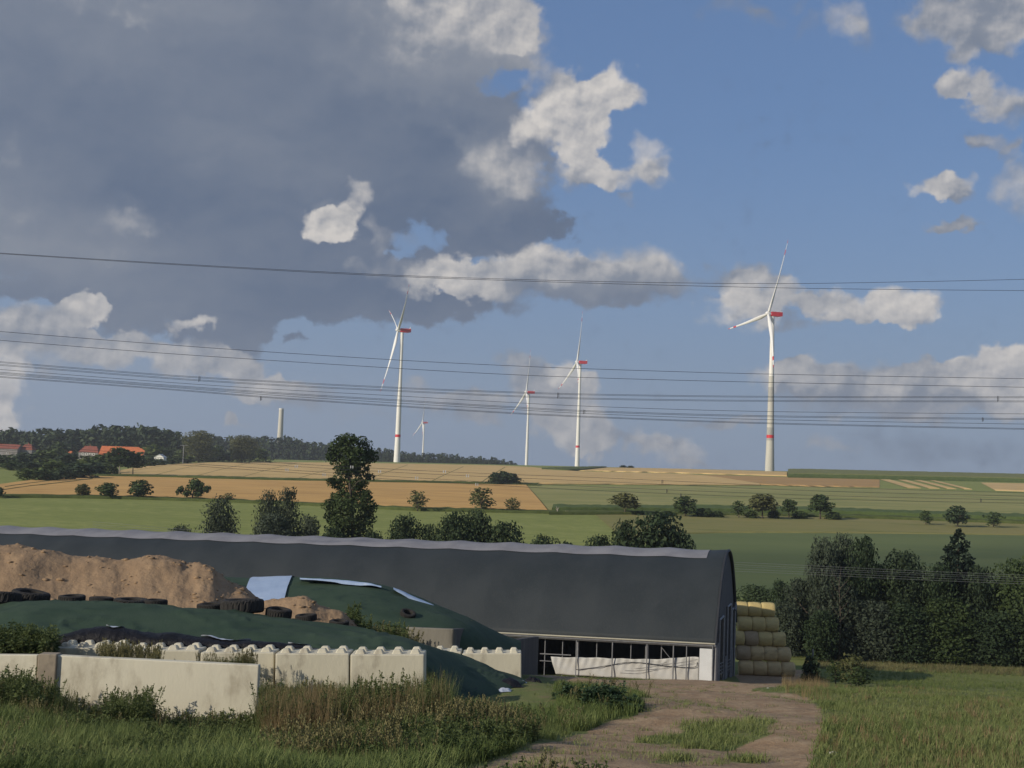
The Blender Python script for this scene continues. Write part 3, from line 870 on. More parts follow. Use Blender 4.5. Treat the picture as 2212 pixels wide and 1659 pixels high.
# closed sides: far long wall added to keep the inside dark, closed part of the near side, far gable
g = Geo()
g.add(hp([0.7, HL, HL, 0.7], [HW - 0.1] * 4, [-4, -4, HE, HE]), [(0, 1, 2, 3)])
g.add(hp([HL - 0.6] * 4, [0.1, HW - 0.1, HW - 0.1, 0.1], [-4, -4, HE, HE]), [(0, 1, 2, 3)])
pr = [hp(HL - 0.62, HW / 2 * (1 + s), arch(s) - 0.1) for s in np.linspace(-1, 1, 30)]
g.add(pr, [tuple(range(30))])
g.add(hp([UL + 0.05, HL, HL, UL + 0.05], [0.15] * 4, [-4, -4, HE, HE]), [(0, 1, 2, 3)])
g.obj('side_wall_and_light_block', M['dark_concrete'], barn)
g = Geo(); g.box((0, 0, 0), (1, 1, 1))
feed = [hp(UL - 3.2 + k * 0.9, 2.2 + 0.1 * (k % 2), 0.4) for k in range(4)]
g = Geo()
for p in feed: g.box(p, (0.8, 0.5, 0.9), rz=0.3)
g.obj('feed_barrier', M['dark_inside'], barn)

# ------------------------------------------------------------------ straw bales
M['straw'] = mat('bale_straw', (0.60, 0.475, 0.215), (0.52, 0.405, 0.18), scale=2.4, rough=0.95, spec=0.1, bump=0.05, bump_scale=14, stretch=(0.5, 1, 1), stain=((0.27, 0.20, 0.10), 1.2, 0.55, 0.8))
M['straw_old_lifted'] = mat('weathered_straw_lifted', (0.62, 0.47, 0.245), (0.52, 0.385, 0.20), scale=2.4, rough=0.95, spec=0.1, bump=0.05, bump_scale=14, stretch=(0.5, 1, 1), stain=((0.27, 0.20, 0.11), 1.2, 0.54, 0.82))  # old straw of the lower rows, lightened to offset the barn's shadow
M['straw_pink'] = mat('bleached_straw', (0.45, 0.34, 0.215), (0.36, 0.275, 0.17), scale=2.4, rough=0.95, spec=0.1, bump=0.05, bump_scale=14, stretch=(0.5, 1, 1))


def bale_mesh(L, R, seed):
    n = 36
    L = L - .03; prof = [(0.0, -L / 2 + .03), (R * .45, -L / 2 + .01), (R * .76, -L / 2), (R * .90, -L / 2 + .04), (R * .97, -L / 2 + .14), (R * 1.0, -L / 4), (R * 1.02, 0), (R * 1.0, L / 4), (R * .97, L / 2 - .14), (R * .90, L / 2 - .04), (R * .76, L / 2), (R * .45, L / 2 - .01), (0.0, L / 2 - .03)]
    v = []
    for r, x in prof:
        for k in range(n):
            t = 2 * math.pi * k / n
            v.append((x, r * math.cos(t), r * math.sin(t)))
    v = np.array(v)
    nz = fbm(v * 5 + seed * 9, 3, seed) - 0.5
    v[:, 1:] *= (1 + 0.07 * nz)[:, None]
    v[:, 0] += 0.05 * (fbm(v * 7 + 3, 2, seed + 5) - 0.5)
    v[:, 2] *= 0.985
    f = []
    for i in range(len(prof) - 1):
        for k in range(n):
            f.append((i * n + k, i * n + (k + 1) % n, (i + 1) * n + (k + 1) % n, (i + 1) * n + k))
    return mesh('bale', v, f, smooth_shade=True)


BR = 0.75
BD = 129.5
rows = [(4, 1717.5, 30.2, 'bottom row', 'straw_old_lifted'), (4, 1707, 29.0, 'second row up', 'straw_old_lifted'), (4, 1696, 29.7, 'middle row', 'straw'), (3, 1680, 29.0, 'second row down', 'straw'), (3, 1671.5, 29.3, 'top row', 'straw')]
zb = float(T(27.0, BD)) - 0.05
seq = ('outermost on the right', 'second from the right end', 'third from the right end', 'innermost by the barn')
protos = [bale_mesh(30.0 / F * 131, BR, s) for s in range(3)]
for m_ in protos: m_.materials.append(M['straw'])
zc = zb + BR
for r, (n, xr, wpx, nm, mk) in enumerate(rows):
    D = BD + 0.36 * r
    for k in range(n):
        me = protos[(k + r) % 3].copy()
        me.materials.clear(); me.materials.append(M['straw_pink'] if (r, k) in ((2, 2), (1, 3)) else M[mk])
        x = (xr - (k + 0.5) * wpx - CX) / F * D
        x = float(U(xr - (k + 0.5) * wpx, 1375, D)[0])
        b = link('straw_bale', me, None, None, (x, D, zc + random.uniform(-.01, .01)), (random.uniform(0, 6.28), random.uniform(-.015, .015), random.uniform(-.04, .04)))
        pos = seq[3] if k == n - 1 else seq[k]
        tag(b, 'round straw bale, %s, %s' % (nm, pos), 'straw bale', 'straw bales stacked behind the barn')
    zc += math.sqrt((2 * BR * 0.985) ** 2 - 0.36 ** 2) * 0.99

# ------------------------------------------------------------------ wind turbines
M['tower_white'] = mat('tower_white', (0.68, 0.67, 0.63), (0.64, 0.63, 0.59), scale=0.05, rough=0.5)
M['tower_concrete'] = mat('tower_concrete', (0.46, 0.45, 0.40), (0.40, 0.39, 0.35), scale=0.12, rough=0.85, stretch=(1, 1, .3))
M['tower_grey'] = mat('tower_grey_ring', (0.33, 0.33, 0.31), (0.28, 0.28, 0.26), scale=0.2, rough=0.85)
M['signal_red'] = mat('signal_red', (0.52, 0.022, 0.030), (0.48, 0.02, 0.028), scale=0.3, rough=0.5)
M['blade_white'] = mat('blade_white', (0.66, 0.66, 0.65), (0.62, 0.62, 0.61), scale=0.05, rough=0.45)


def blade_ring(t, L, ax, tan, rad, grow=0.0):
    """cross-section of a blade at share t of its length"""
    if t < 0.05: ch, th = 2.3, 2.3
    else:
        ch = np.interp(t, [0.05, 0.2, 0.5, 0.8, 0.95, 1.0], [2.3, 3.7, 2.5, 1.45, 0.9, 0.25])
        th = np.interp(t, [0.05, 0.2, 0.5, 0.8, 1.0], [2.4, 1.55, 0.85, 0.50, 0.15])
    tw = math.radians(np.interp(t, [0, 0.2, 0.6, 1.0], [66, 48, 24, 14]))
    c = tan * math.cos(tw) + ax * math.sin(tw)
    n = -tan * math.sin(tw) + ax * math.cos(tw)
    off = np.interp(t, [0, .05, .2, 1], [0, 0, -0.35, -0.12])
    ctr = rad * (t * L) + ax * (L * (0.048 * t + 0.040 * t ** 2.2)) + c * off
    ring = []
    for k in range(10):
        a = 2 * math.pi * k / 10
        ring.append(ctr + c * math.cos(a) * (ch / 2 + grow) + n * math.sin(a) * (th / 2 + grow))
    return ring


def blade_mesh(Geo_, t0, t1, n, L, ax, tan, rad, grow=0.0):
    ts_ = np.linspace(t0, t1, n); v = []
    for t in ts_: v += blade_ring(t, L, ax, tan, rad, grow)
    f = []
    for i in range(n - 1):
        for k in range(10):
            f.append((i * 10 + k, i * 10 + (k + 1) % 10, (i + 1) * 10 + (k + 1) % 10, (i + 1) * 10 + k))
    f.append(tuple(range(9, -1, -1))); f.append(tuple((n - 1) * 10 + k for k in range(10)))
    Geo_.add(v, f)


def turbine(px, py, D, alpha, phi, label, L=68.0, H=140.0, concrete=False, rb=3.6, band=28.6):
    hub = U(px, py, D)
    al = math.radians(alpha); ti = math.radians(9.5)
    ax = np.array([-math.cos(al) * math.cos(ti), -math.sin(al) * math.cos(ti), math.sin(ti)])
    hz = np.array([math.sin(al), -math.cos(al), 0.0])
    vz = np.cross(hz, ax); vz = vz if vz[2] > 0 else -vz
    axis_xy = hub - np.array([-math.cos(al), -math.sin(al), 0.0]) * 4.4
    base = np.array([axis_xy[0], axis_xy[1], hub[2] - H])
    root = empty('wind_turbine', base, label, 'wind turbine', 'wind turbines on the far hill')
    hb = hub - base
    top = H - 2.3
    R = lambda z: np.interp(z, [0, H * .2, H * .5, H * .7, top], [rb, rb * .80, rb * .62 if concrete else rb * .66, rb * .50, 1.65])
    if concrete:
        cut = [(-12, 26.5, 'tower_concrete'), (26.5, 38, 'tower_grey'), (38, 50, 'tower_concrete'), (50, 62, 'tower_concrete'), (62, 74, 'tower_grey'), (74, 84, 'tower_concrete'), (84, top, 'tower_white')]
    else:
        cut = [(-12, top, 'tower_white')]
    for z0, z1, m in cut:
        zz = np.linspace(z0, z1, 8 if concrete else 16)
        j = 0.03 if m == 'tower_grey' else 0.0
        g = Geo(); g.lathe([(float(R(max(z, 0))) + j, z) for z in zz], 28)
        g.obj('tower_segment' if concrete else 'tower', M[m], root, sm=True)
    zb_ = band
    g = Geo(); g.lathe([(float(R(z)) + 0.05, z) for z in (zb_, zb_ + 1.4, zb_ + 2.8)], 28); g.obj('red_band', M['signal_red'], root, sm=True)
    # nacelle
    back = -np.array([-math.cos(al), -math.sin(al), 0.0]); side = np.array([-back[1], back[0], 0.0])
    tc_ = np.array([0, 0, H])
    g = Geo(); v = []
    for s, wy, z0, z1 in ((-2.6, 1.5, -1.6, 1.5), (-1.6, 1.95, -2.0, 1.9), (6.0, 1.95, -2.1, 1.9), (9.0, 1.8, -1.6, 1.9)):
        v += [tc_ + back * s + side * wy + HZ * z0, tc_ + back * s - side * wy + HZ * z0, tc_ + back * s - side * wy + HZ * z1, tc_ + back * s + side * wy + HZ * z1]
    f = [(0, 1, 2, 3), (15, 14, 13, 12)]
    for i in range(3):
        for k in range(4): f.append((i * 4 + k, i * 4 + (k + 1) % 4, i * 4 + 4 + (k + 1) % 4, i * 4 + 4 + k))
    g.add(v, f); nac = g.obj('nacelle', M['signal_red'], root)
    g = Geo(); g.tube([tc_ + back * 8.2 + HZ * 1.9, tc_ + back * 8.5 + HZ * 4.0], 0.3, 5); g.box(tuple(tc_ + back * 8.0 + HZ * 2.25), (1.4, 2.6, 0.7), rz=math.atan2(back[1], back[0]))
    g.obj('mast', M['blade_white'], nac)
    # hub and spinner
    g = Geo(); pr = [(1.7, -2.6), (1.95, -1.2), (1.95, 0.9), (1.5, 2.0), (0.8, 2.6), (0.01, 2.8)]
    v, f = [], []
    for r, s in pr:
        for k in range(16):
            a = 2 * math.pi * k / 16
            v.append(hb + ax * s + hz * r * math.cos(a) + vz * r * math.sin(a))
    for i in range(len(pr) - 1):
        for k in range(16): f.append((i * 16 + k, i * 16 + (k + 1) % 16, (i + 1) * 16 + (k + 1) % 16, (i + 1) * 16 + k))
    g.add(v, f); g.obj('hub', M['blade_white'], root, sm=True)
    for k in range(3):
        a = math.radians(phi + 120 * k)
        rad = vz * math.cos(a) + hz * math.sin(a); tan = -vz * math.sin(a) + hz * math.cos(a)
        g = Geo(); blade_mesh(g, 0.012, 1.0, 26, L, ax, tan, rad)
        g.v = [tuple(np.array(p) + hb) for p in g.v]
        b = g.obj('blade', M['blade_white'], root, sm=True)
        for t0, t1 in ((0.80, 0.87), (0.955, 1.0)):
            g = Geo(); blade_mesh(g, t0, t1, 4, L, ax, tan, rad, 0.03); g.v = [tuple(np.array(p) + hb) for p in g.v]
            g.obj('tip_stripe', M['signal_red'], b, sm=True)
    return root


turbine(1659.5, 677.5, 1138, 15.5, 23, 'tallest wind turbine, with a banded grey concrete tower, standing at the right', concrete=True, rb=4.15)
turbine(860, 713, 1325, 14, 54, 'all white wind turbine with a dark blade raised, behind the big poplar', rb=3.5)
turbine(1246.5, 782, 1660, 10, 0, 'second white wind turbine right of the poplar, one red band low on its tower', L=67, rb=3.3)
turbine(1136.5, 847, 1985, 12, -2, 'small white wind turbine whose tower foot is behind the crest, no band showing', L=66.5, rb=3.1, band=22.0)
turbine(912.5, 912.5, 3150, 16, 0, 'smallest and farthest wind turbine, rising behind the wood', rb=3.3)
pb_ = U(604.5, 955, 1560); pt_ = U(608, 882, 1560)
hT = pt_[2] - pb_[2]
tw_ = empty('unfinished_tower', (pb_[0], 1560, pb_[2]), 'bare concrete tower stump without rotor, rising behind the wood', 'tower')
g = Geo(); g.lathe([(4.0, -20), (3.6, 0), (2.75, hT - 1.6)], 24); g.obj('tower_shaft', M['tower_concrete'], tw_, sm=True)
g = Geo(); g.lathe([(2.95, hT - 1.6), (2.95, hT - .2), (0.01, hT)], 24); g.obj('tower_cap', M['tower_white'], tw_)

# ------------------------------------------------------------------ trees
leafmat('leaf_dark', (0.022, 0.040, 0.018), (0.068, 0.100, 0.042))
leafmat('leaf_wood', (0.026, 0.044, 0.024), (0.068, 0.094, 0.042))
leafmat('leaf_mid', (0.030, 0.052, 0.018), (0.085, 0.118, 0.038))
leafmat('leaf_olive', (0.062, 0.072, 0.026), (0.150, 0.152, 0.058))
leafmat('leaf_grey', (0.036, 0.052, 0.032), (0.096, 0.116, 0.074))
leafmat('leaf_light', (0.050, 0.080, 0.022), (0.120, 0.150, 0.045))
leafmat('leaf_spruce', (0.010, 0.022, 0.014), (0.028, 0.046, 0.028))
M['bark'] = mat('bark', (0.10, 0.080, 0.060), (0.06, 0.048, 0.036), scale=3, rough=0.95, stretch=(1, 1, .3))
M['pale_bark'] = mat('pale_bark', (0.36, 0.32, 0.27), (0.20, 0.17, 0.14), scale=2, rough=0.95, stretch=(1, 1, .3))


def leaves(centers, radii, n, size, seed, fill=0.5, up=0.25):
    """n leaf-shaped faces spread through ellipsoids -> verts, quads, tone"""
    r = np.random.default_rng(seed)
    centers = np.asarray(centers, float); radii = np.asarray(radii, float)
    wt = (radii[:, 0] * radii[:, 2]) ** 1.0; wt /= wt.sum()
    b = r.choice(len(centers), n, p=wt)
    d = r.normal(size=(n, 3)); d /= np.linalg.norm(d, axis=1)[:, None]
    rr = (fill + (1 - fill) * r.random(n) ** 0.6) * (0.9 + 0.25 * r.random(n))
    p = centers[b] + d * radii[b] * rr[:, None]
    nrm = d * 0.75 + r.normal(size=(n, 3)) * 0.6 + np.array([0, 0, up]); nrm /= np.linalg.norm(nrm, axis=1)[:, None]
    t = np.cross(nrm, r.normal(size=(n, 3))); t /= np.linalg.norm(t, axis=1)[:, None]
    s = np.cross(nrm, t)
    ln = size * (0.6 + 0.8 * r.random(n))[:, None]; wd = ln * (0.42 + 0.25 * r.random(n))[:, None]
    bend = nrm * ln * 0.18
    v = np.stack([p - t * ln, p - s * wd + bend, p + t * ln, p + s * wd + bend], 1).reshape(-1, 3)
    f = np.arange(4 * n).reshape(n, 4)
    clump = r.random(len(centers))[b]
    tone = np.clip(0.22 + 0.42 * clump + 0.42 * (r.random(n) - 0.5) + 0.10 * (d[:, 2] * 0), 0, 1)
    return v, f, np.repeat(tone, 4)


def crown_blobs(seed, n, z0, z1, w, rb=0.30, rz=0.8, jitter=0.9):
    """blob centres filling the outline w(z) (half width for unit width 0.5)"""
    r = random.Random(seed); c, rad = [], []
    for i in range(n):
        t = (i + r.random()) / n
        z = z0 + (z1 - z0) * t
        ww = w(t); R = max(0.05, ww * rb * (0.75 + 0.6 * r.random()))
        a = i * 2.4 + r.random() * 1.3
        q = max(0.0, ww - R) * math.sqrt(0.15 + 0.85 * r.random()) * jitter
        hz_ = min(R * rz, (z1 - z0) * 0.24)
        z = min(max(z, z0 + hz_ * 0.6), z1 - hz_ * 0.95)
        c.append((math.cos(a) * q, math.sin(a) * q, z)); rad.append((R, R, hz_))
    return c, rad


def wob(t, *pts):
    xs, ys_ = zip(*pts)
    return float(np.interp(t, xs, ys_))


SHAPES = {
    'round': dict(z0=.06, n=36, nl=6000, ls=.021, w=lambda t: wob(t, (0, .30), (.25, .46), (.55, .5), (.8, .44), (1, .20)), rb=.42),
    'tall': dict(z0=.02, n=40, nl=6500, ls=.019, w=lambda t: wob(t, (0, .40), (.3, .46), (.6, .5), (.82, .40), (1, .14)), rb=.46),
    'twin': dict(z0=.02, n=40, nl=6500, ls=.019, w=lambda t: wob(t, (0, .48), (.35, .5), (.6, .44), (.85, .36), (1, .2)), rb=.38),
    'bush': dict(z0=.0, n=34, nl=5600, ls=.024, w=lambda t: wob(t, (0, .44), (.3, .48), (.6, .5), (.85, .40), (1, .20)), rb=.42),
    'low': dict(z0=.0, n=22, nl=1500, ls=.06, w=lambda t: wob(t, (0, .48), (.4, .5), (.8, .36), (1, .18)), rb=.44),
    'fruit': dict(z0=.20, n=18, nl=900, ls=.055, w=lambda t: wob(t, (0, .34), (.3, .5), (.65, .46), (1, .18)), rb=.40),
    'umbrella': dict(z0=.36, n=18, nl=900, ls=.055, w=lambda t: wob(t, (0, .42), (.3, .5), (.65, .44), (1, .20)), rb=.40),
    'loose': dict(z0=.16, n=16, nl=420, ls=.055, w=lambda t: wob(t, (0, .30), (.3, .46), (.6, .5), (1, .24)), rb=.36),
    'far': dict(z0=.05, n=12, nl=420, ls=.085, w=lambda t: wob(t, (0, .44), (.4, .5), (.75, .40), (1, .16)), rb=.5),
}
_cache = {}


def crown_mesh(kind, var):
    key = (kind, var)
    if key in _cache: return _cache[key]
    s = SHAPES[kind]
    seed = abs(hash(kind)) % 1 + sum(ord(c) for c in kind) * 7 + var * 131
    c, rad = crown_blobs(seed, s['n'], s['z0'], 1.0, s['w'], s['rb'])
    v, f, t = leaves(c, rad, s['nl'], s['ls'], seed, fill=.45)
    v[:, :2] *= .5 / np.percentile(np.hypot(v[:, 0], v[:, 1]), 97)
    v[:, 2] *= 1 / np.percentile(v[:, 2], 99.5)
    _cache[key] = mesh('crown_' + kind, v, f, {'tone': t})
    return _cache[key]


def trunk_geo(kind, var, h0=.55, r0=.022):
    r = random.Random(var * 5 + 3); g = Geo()
    lean = r.uniform(-.03, .03)
    g.tube([(0, 0, -.04), (lean * .4, 0, h0 * .3), (lean, lean, h0 * .7), (lean * 1.4, lean, h0 * 1.25)], [r0 * 1.35, r0, r0 * .8, r0 * .35], 7)
    for k in range(5):
        a = k * 1.3 + r.random(); z = h0 * r.uniform(.42, .85); q = r.uniform(.18, .32)
        g.tube([(lean, 0, z), (math.cos(a) * q * .5 + lean, math.sin(a) * q * .5, z + q * .5), (math.cos(a) * q, math.sin(a) * q, z + q * 1.0)], [r0 * .55, r0 * .35, r0 * .12], 5)
    return g


_trunks = {}


def tree(name, kind, px, top, width, label, cat, leaf, base=None, D=None, var=0, group=None, bark='bark', r0=.022, depth=None):
    """a tree whose crown tops out at (px, top); stands on the ground at distance D or where the photograph shows its foot (base)"""
    if D is None:
        p = hit(px, base)[0]
    else:
        p = ground(px, D)
    tz = float(U(px, top, p[1])[2])
    h = tz - p[2]; w = width / F * p[1]
    root = empty(name, p, label, cat, group, rotz=0.0)
    root.location.z -= 0.03 * h * 0
    me = crown_mesh(kind, var)
    key = (kind, var, leaf)
    if key not in _cache:
        m2 = me.copy(); m2.materials.clear(); m2.materials.append(M[leaf]); _cache[key] = m2
    c = link('crown' if kind not in ('bush', 'low') else 'foliage', _cache[key], None, root, (0, 0, 0), (0, 0, var * 1.7 + px * .013), (w * 1.04, (depth or w) * 1.04, h))
    if kind not in ('bush', 'low'):
        tk = (kind, var % 3, bark, r0)
        if tk not in _trunks:
            _trunks[tk] = trunk_geo(kind, var % 3, SHAPES[kind]['z0'] + .30, r0).mesh('trunk', True); _trunks[tk].materials.append(M[bark])
        link('trunk', _trunks[tk], None, root, scale=(h, h, h))
    return root


# the big poplar behind the barn: made from the outline seen in the photograph, round in plan
pd = 205.0
pp = ground(757, pd)
pt = empty('poplar_tree', pp, 'tallest tree, a lone ragged poplar rising behind the barn roof', 'tree')
mpp = pd / F
lobes = [(757, 985, 42, 44), (735, 962, 28, 24), (775, 965, 30, 26), (752, 950, 24, 18), (720, 985, 20, 24), (796, 985, 20, 18), (745, 1015, 36, 26), (775, 1012, 26, 24), (730, 1045, 22, 18), (772, 1043, 26, 16), (716, 1040, 14, 12), (797, 1030, 12, 10),
         (762, 1062, 34, 24), (735, 1075, 30, 22), (790, 1072, 20, 20), (720, 1092, 26, 22), (755, 1092, 40, 28), (795, 1096, 22, 24), (715, 1118, 24, 20), (750, 1125, 40, 26), (790, 1122, 26, 22), (770, 1145, 34, 22), (728, 1140, 26, 18), (755, 1170, 40, 26), (720, 1165, 30, 22), (800, 1160, 14, 12)]
cs, rs_ = [], []
rr_ = random.Random(4)
for (x, y, a, b) in lobes:
    q = U(x, y, pd) - pp
    cs.append((q[0], rr_.uniform(-1, 1) * 1.8, q[2])); rs_.append((a * mpp * rr_.uniform(.75, 1.05), a * mpp * .9, b * mpp * rr_.uniform(.7, .95)))
v, f, t = leaves(cs, rs_, 9500, 0.27, 99, fill=.30)
link('crown', mesh('crown', v, f, {'tone': t}), M['leaf_mid'], pt)
g = Geo()
tr = [U(x, y, pd) - pp for x, y in ((764, 1256), (764, 1160), (758, 1080), (755, 1030), (757, 970))]
tr[0] = np.array([0, 0, -.5])
g.tube(tr, [.42, .34, .26, .18, .05], 8)
for (x, y), (x2, y2) in zip(((764, 1150), (760, 1090), (758, 1060), (756, 1040), (762, 1130), (756, 1020)), ((795, 1100), (725, 1060), (790, 1035), (722, 990), (722, 1120), (785, 975))):
    a, b = U(x, y, pd) - pp, U(x2, y2, pd) - pp; b[1] += rr_.uniform(-2, 2)
    g.tube([a, (a + b) / 2 + HZ * .5, b], [.17, .10, .03], 6)
g.obj('trunk', M['bark'], pt, sm=True)

# trees and bushes behind the barn
BACK = 'trees behind the barn'
for i, (x, y, w, kind, leaf, D, lab) in enumerate((
        (385, 1136, 66, 'bush', 'leaf_grey', 196, 'small grey green bush behind the barn roof, leftmost of the bushes there'),
        (468, 1076, 96, 'tall', 'leaf_grey', 200, 'leafy grey green willow behind the barn roof, next to the small bush'),
        (572, 1064, 62, 'tall', 'leaf_grey', 198, 'slim grey green willow, the left one of a pair left of the poplar'),
        (614, 1057, 66, 'twin', 'leaf_grey', 203, 'slim grey green willow, the right one of a pair left of the poplar'),
        (590, 1112, 110, 'bush', 'leaf_grey', 192, 'broad grey bush at the foot of the willow pair'),
        (660, 1116, 58, 'bush', 'leaf_grey', 194, 'round grey green bush between the willow pair and the poplar'),
        (715, 1142, 70, 'bush', 'leaf_dark', 190, 'dark bush at the left foot of the poplar'),
        (800, 1150, 66, 'bush', 'leaf_dark', 190, 'dark bush at the right foot of the poplar'),
        (866, 1116, 74, 'round', 'leaf_dark', 186, 'dark round tree just right of the poplar'),
        (920, 1136, 50, 'bush', 'leaf_dark', 186, 'small dark bush right of the dark round tree'),
        (978, 1112, 82, 'bush', 'leaf_dark', 184, 'left half of the large dark thicket above the barn roof'),
        (1022, 1106, 88, 'bush', 'leaf_dark', 186, 'highest bush of the large dark thicket above the barn roof'),
        (1085, 1130, 110, 'bush', 'leaf_dark', 184, 'right half of the large dark thicket above the barn roof'),
        (1170, 1160, 84, 'bush', 'leaf_dark', 180, 'low dark bush tailing off the large thicket on its right'),
        (1215, 1176, 60, 'low', 'leaf_dark', 178, 'lowest bush in the gap between thicket and the broad tree'),
        (1290, 1160, 92, 'bush', 'leaf_dark', 178, 'dark bush at the left side of the broad dark tree'),
        (1408, 1112, 178, 'bush', 'leaf_dark', 176, 'broad dark domed tree by the right end of the barn ridge'),
        (1345, 1128, 70, 'bush', 'leaf_dark', 175, 'dark shoulder bush growing against the broad domed tree'),
        (1462, 1150, 74, 'bush', 'leaf_dark', 174, 'dark bush at the right side of the broad domed tree'))):
    tree('leafy_bush' if kind in ('bush', 'low') else 'leafy_tree', kind, x, y, w * 1.16, lab, 'bush' if kind in ('bush', 'low') else 'tree', leaf, D=D, var=i % 5, group=BACK, depth=w / F * D * .9)

# dark trees right of the barn
RT = 'dark trees right of the barn'
for i, (x, y, w, kind, leaf, D, lab) in enumerate((
        (1628, 1266, 84, 'bush', 'leaf_dark', 166, 'low dark hedge bush just behind the barn gable'),
        (1684, 1256, 66, 'bush', 'leaf_dark', 162, 'dark bush behind the top of the straw stack'),
        (1722, 1252, 74, 'bush', 'leaf_grey', 154, 'grey green bush right of the straw stack top'),
        (1690, 1300, 80, 'bush', 'leaf_grey', 150, 'grey bush close behind the straw stack'),
        (1772, 1166, 80, 'round', 'leaf_grey', 152, 'grey green tree at the left end of the dark tree row'),
        (1818, 1159, 78, 'round', 'leaf_grey', 155, 'highest grey green tree near the left end of the dark row'),
        (1864, 1164, 84, 'round', 'leaf_dark', 152, 'dark round headed tree third along the dark row'),
        (1800, 1250, 110, 'bush', 'leaf_grey', 149, 'grey green undergrowth beneath the left trees of the dark row'),
        (1910, 1222, 90, 'round', 'leaf_mid', 154, 'mid green tree filling the dip left of the middle of the row'),
        (1955, 1193, 120, 'round', 'leaf_wood', 152, 'broad dark tree in the middle of the dark row'),
        (2030, 1222, 96, 'round', 'leaf_dark', 150, 'dark leafy tree left of and below the spruce'),
        (2112, 1226, 100, 'round', 'leaf_wood', 150, 'dark leafy tree right of and below the spruce'),
        (2168, 1250, 80, 'bush', 'leaf_dark', 154, 'dark tree in the gap before the last tree of the row'),
        (2202, 1212, 110, 'round', 'leaf_mid', 148, 'lighter tree at the right end of the dark row'),
        (1880, 1300, 96, 'bush', 'leaf_grey', 147, 'grey green bush under the left trees of the row'),
        (1960, 1305, 104, 'bush', 'leaf_dark', 147, 'dark bush under the middle of the row'),
        (2050, 1296, 104, 'bush', 'leaf_mid', 147, 'lighter green bush under the spruce'),
        (2140, 1320, 100, 'bush', 'leaf_dark', 147, 'dark bush under the right part of the row'),
        (2225, 1300, 100, 'bush', 'leaf_dark', 147, 'dark bush under the right end of the row'),
        (1770, 1320, 90, 'bush', 'leaf_dark', 146, 'dark bush at the left foot of the row'))):
    tree('leafy_bush' if kind == 'bush' else 'leafy_tree', kind, x, y, w * 1.2, lab, 'bush' if kind == 'bush' else 'tree', leaf, D=D, var=i % 5, group=RT, depth=w / F * D * .8)
# bare trunk with twigs showing in the row
bt = ground(1812, 146.5)
o = empty('dead_tree', bt, 'thin bare tree showing against the dark row', 'tree', RT)
g = Geo(); h_ = float(U(1812, 1225, 146.5)[2] - bt[2])
g.tube([(0, 0, -.3), (.1, 0, h_ * .5), (-.1, 0, h_ * .8), (.1, 0, h_)], [.12, .08, .05, .015], 6)
for k in range(9):
    z = h_ * (.35 + .06 * k); s = 1 if k % 2 else -1
    g.tube([(0, 0, z), (s * .7, -.2, z + .8), (s * 1.2, -.3, z + 1.8)], [.04, .025, .008], 4)
g.obj('trunk', M['bark'], o)
# spruce
sd = 153.0; sp = ground(2068, sd)
o = empty('spruce_tree', sp, 'dark pointed spruce standing above the dark tree row', 'tree')
sh = float(U(2068, 1139, sd)[2] - sp[2]); c, r_ = [], []
rr_ = random.Random(8)
nt = 34
for k in range(nt):
    t = k / (nt - 1); z = sh * (.12 + .86 * t); R = (1 - t) ** .85 * sh * .37 + .25
    m_ = max(3, int(9 * (1 - t) + 3))
    for j in range(m_):
        a = 2 * math.pi * (j + rr_.random() * .7) / m_ + k; L_ = R * rr_.uniform(.7, 1.12)
        for q in (.4, .75, 1.0):
            c.append((math.cos(a) * L_ * q, math.sin(a) * L_ * q, z - .30 * L_ * q)); r_.append((R * .17 + .10, R * .17 + .10, .20))
v, f, t = leaves(c, r_, 17000, 0.22, 21, fill=.2)
link('crown', mesh('crown', v, f, {'tone': t}), M['leaf_spruce'], o)
g = Geo(); g.tube([(0, 0, -.4), (0, 0, sh * .6), (0, 0, sh * .99)], [.25, .14, .02], 7); g.obj('trunk', M['bark'], o)

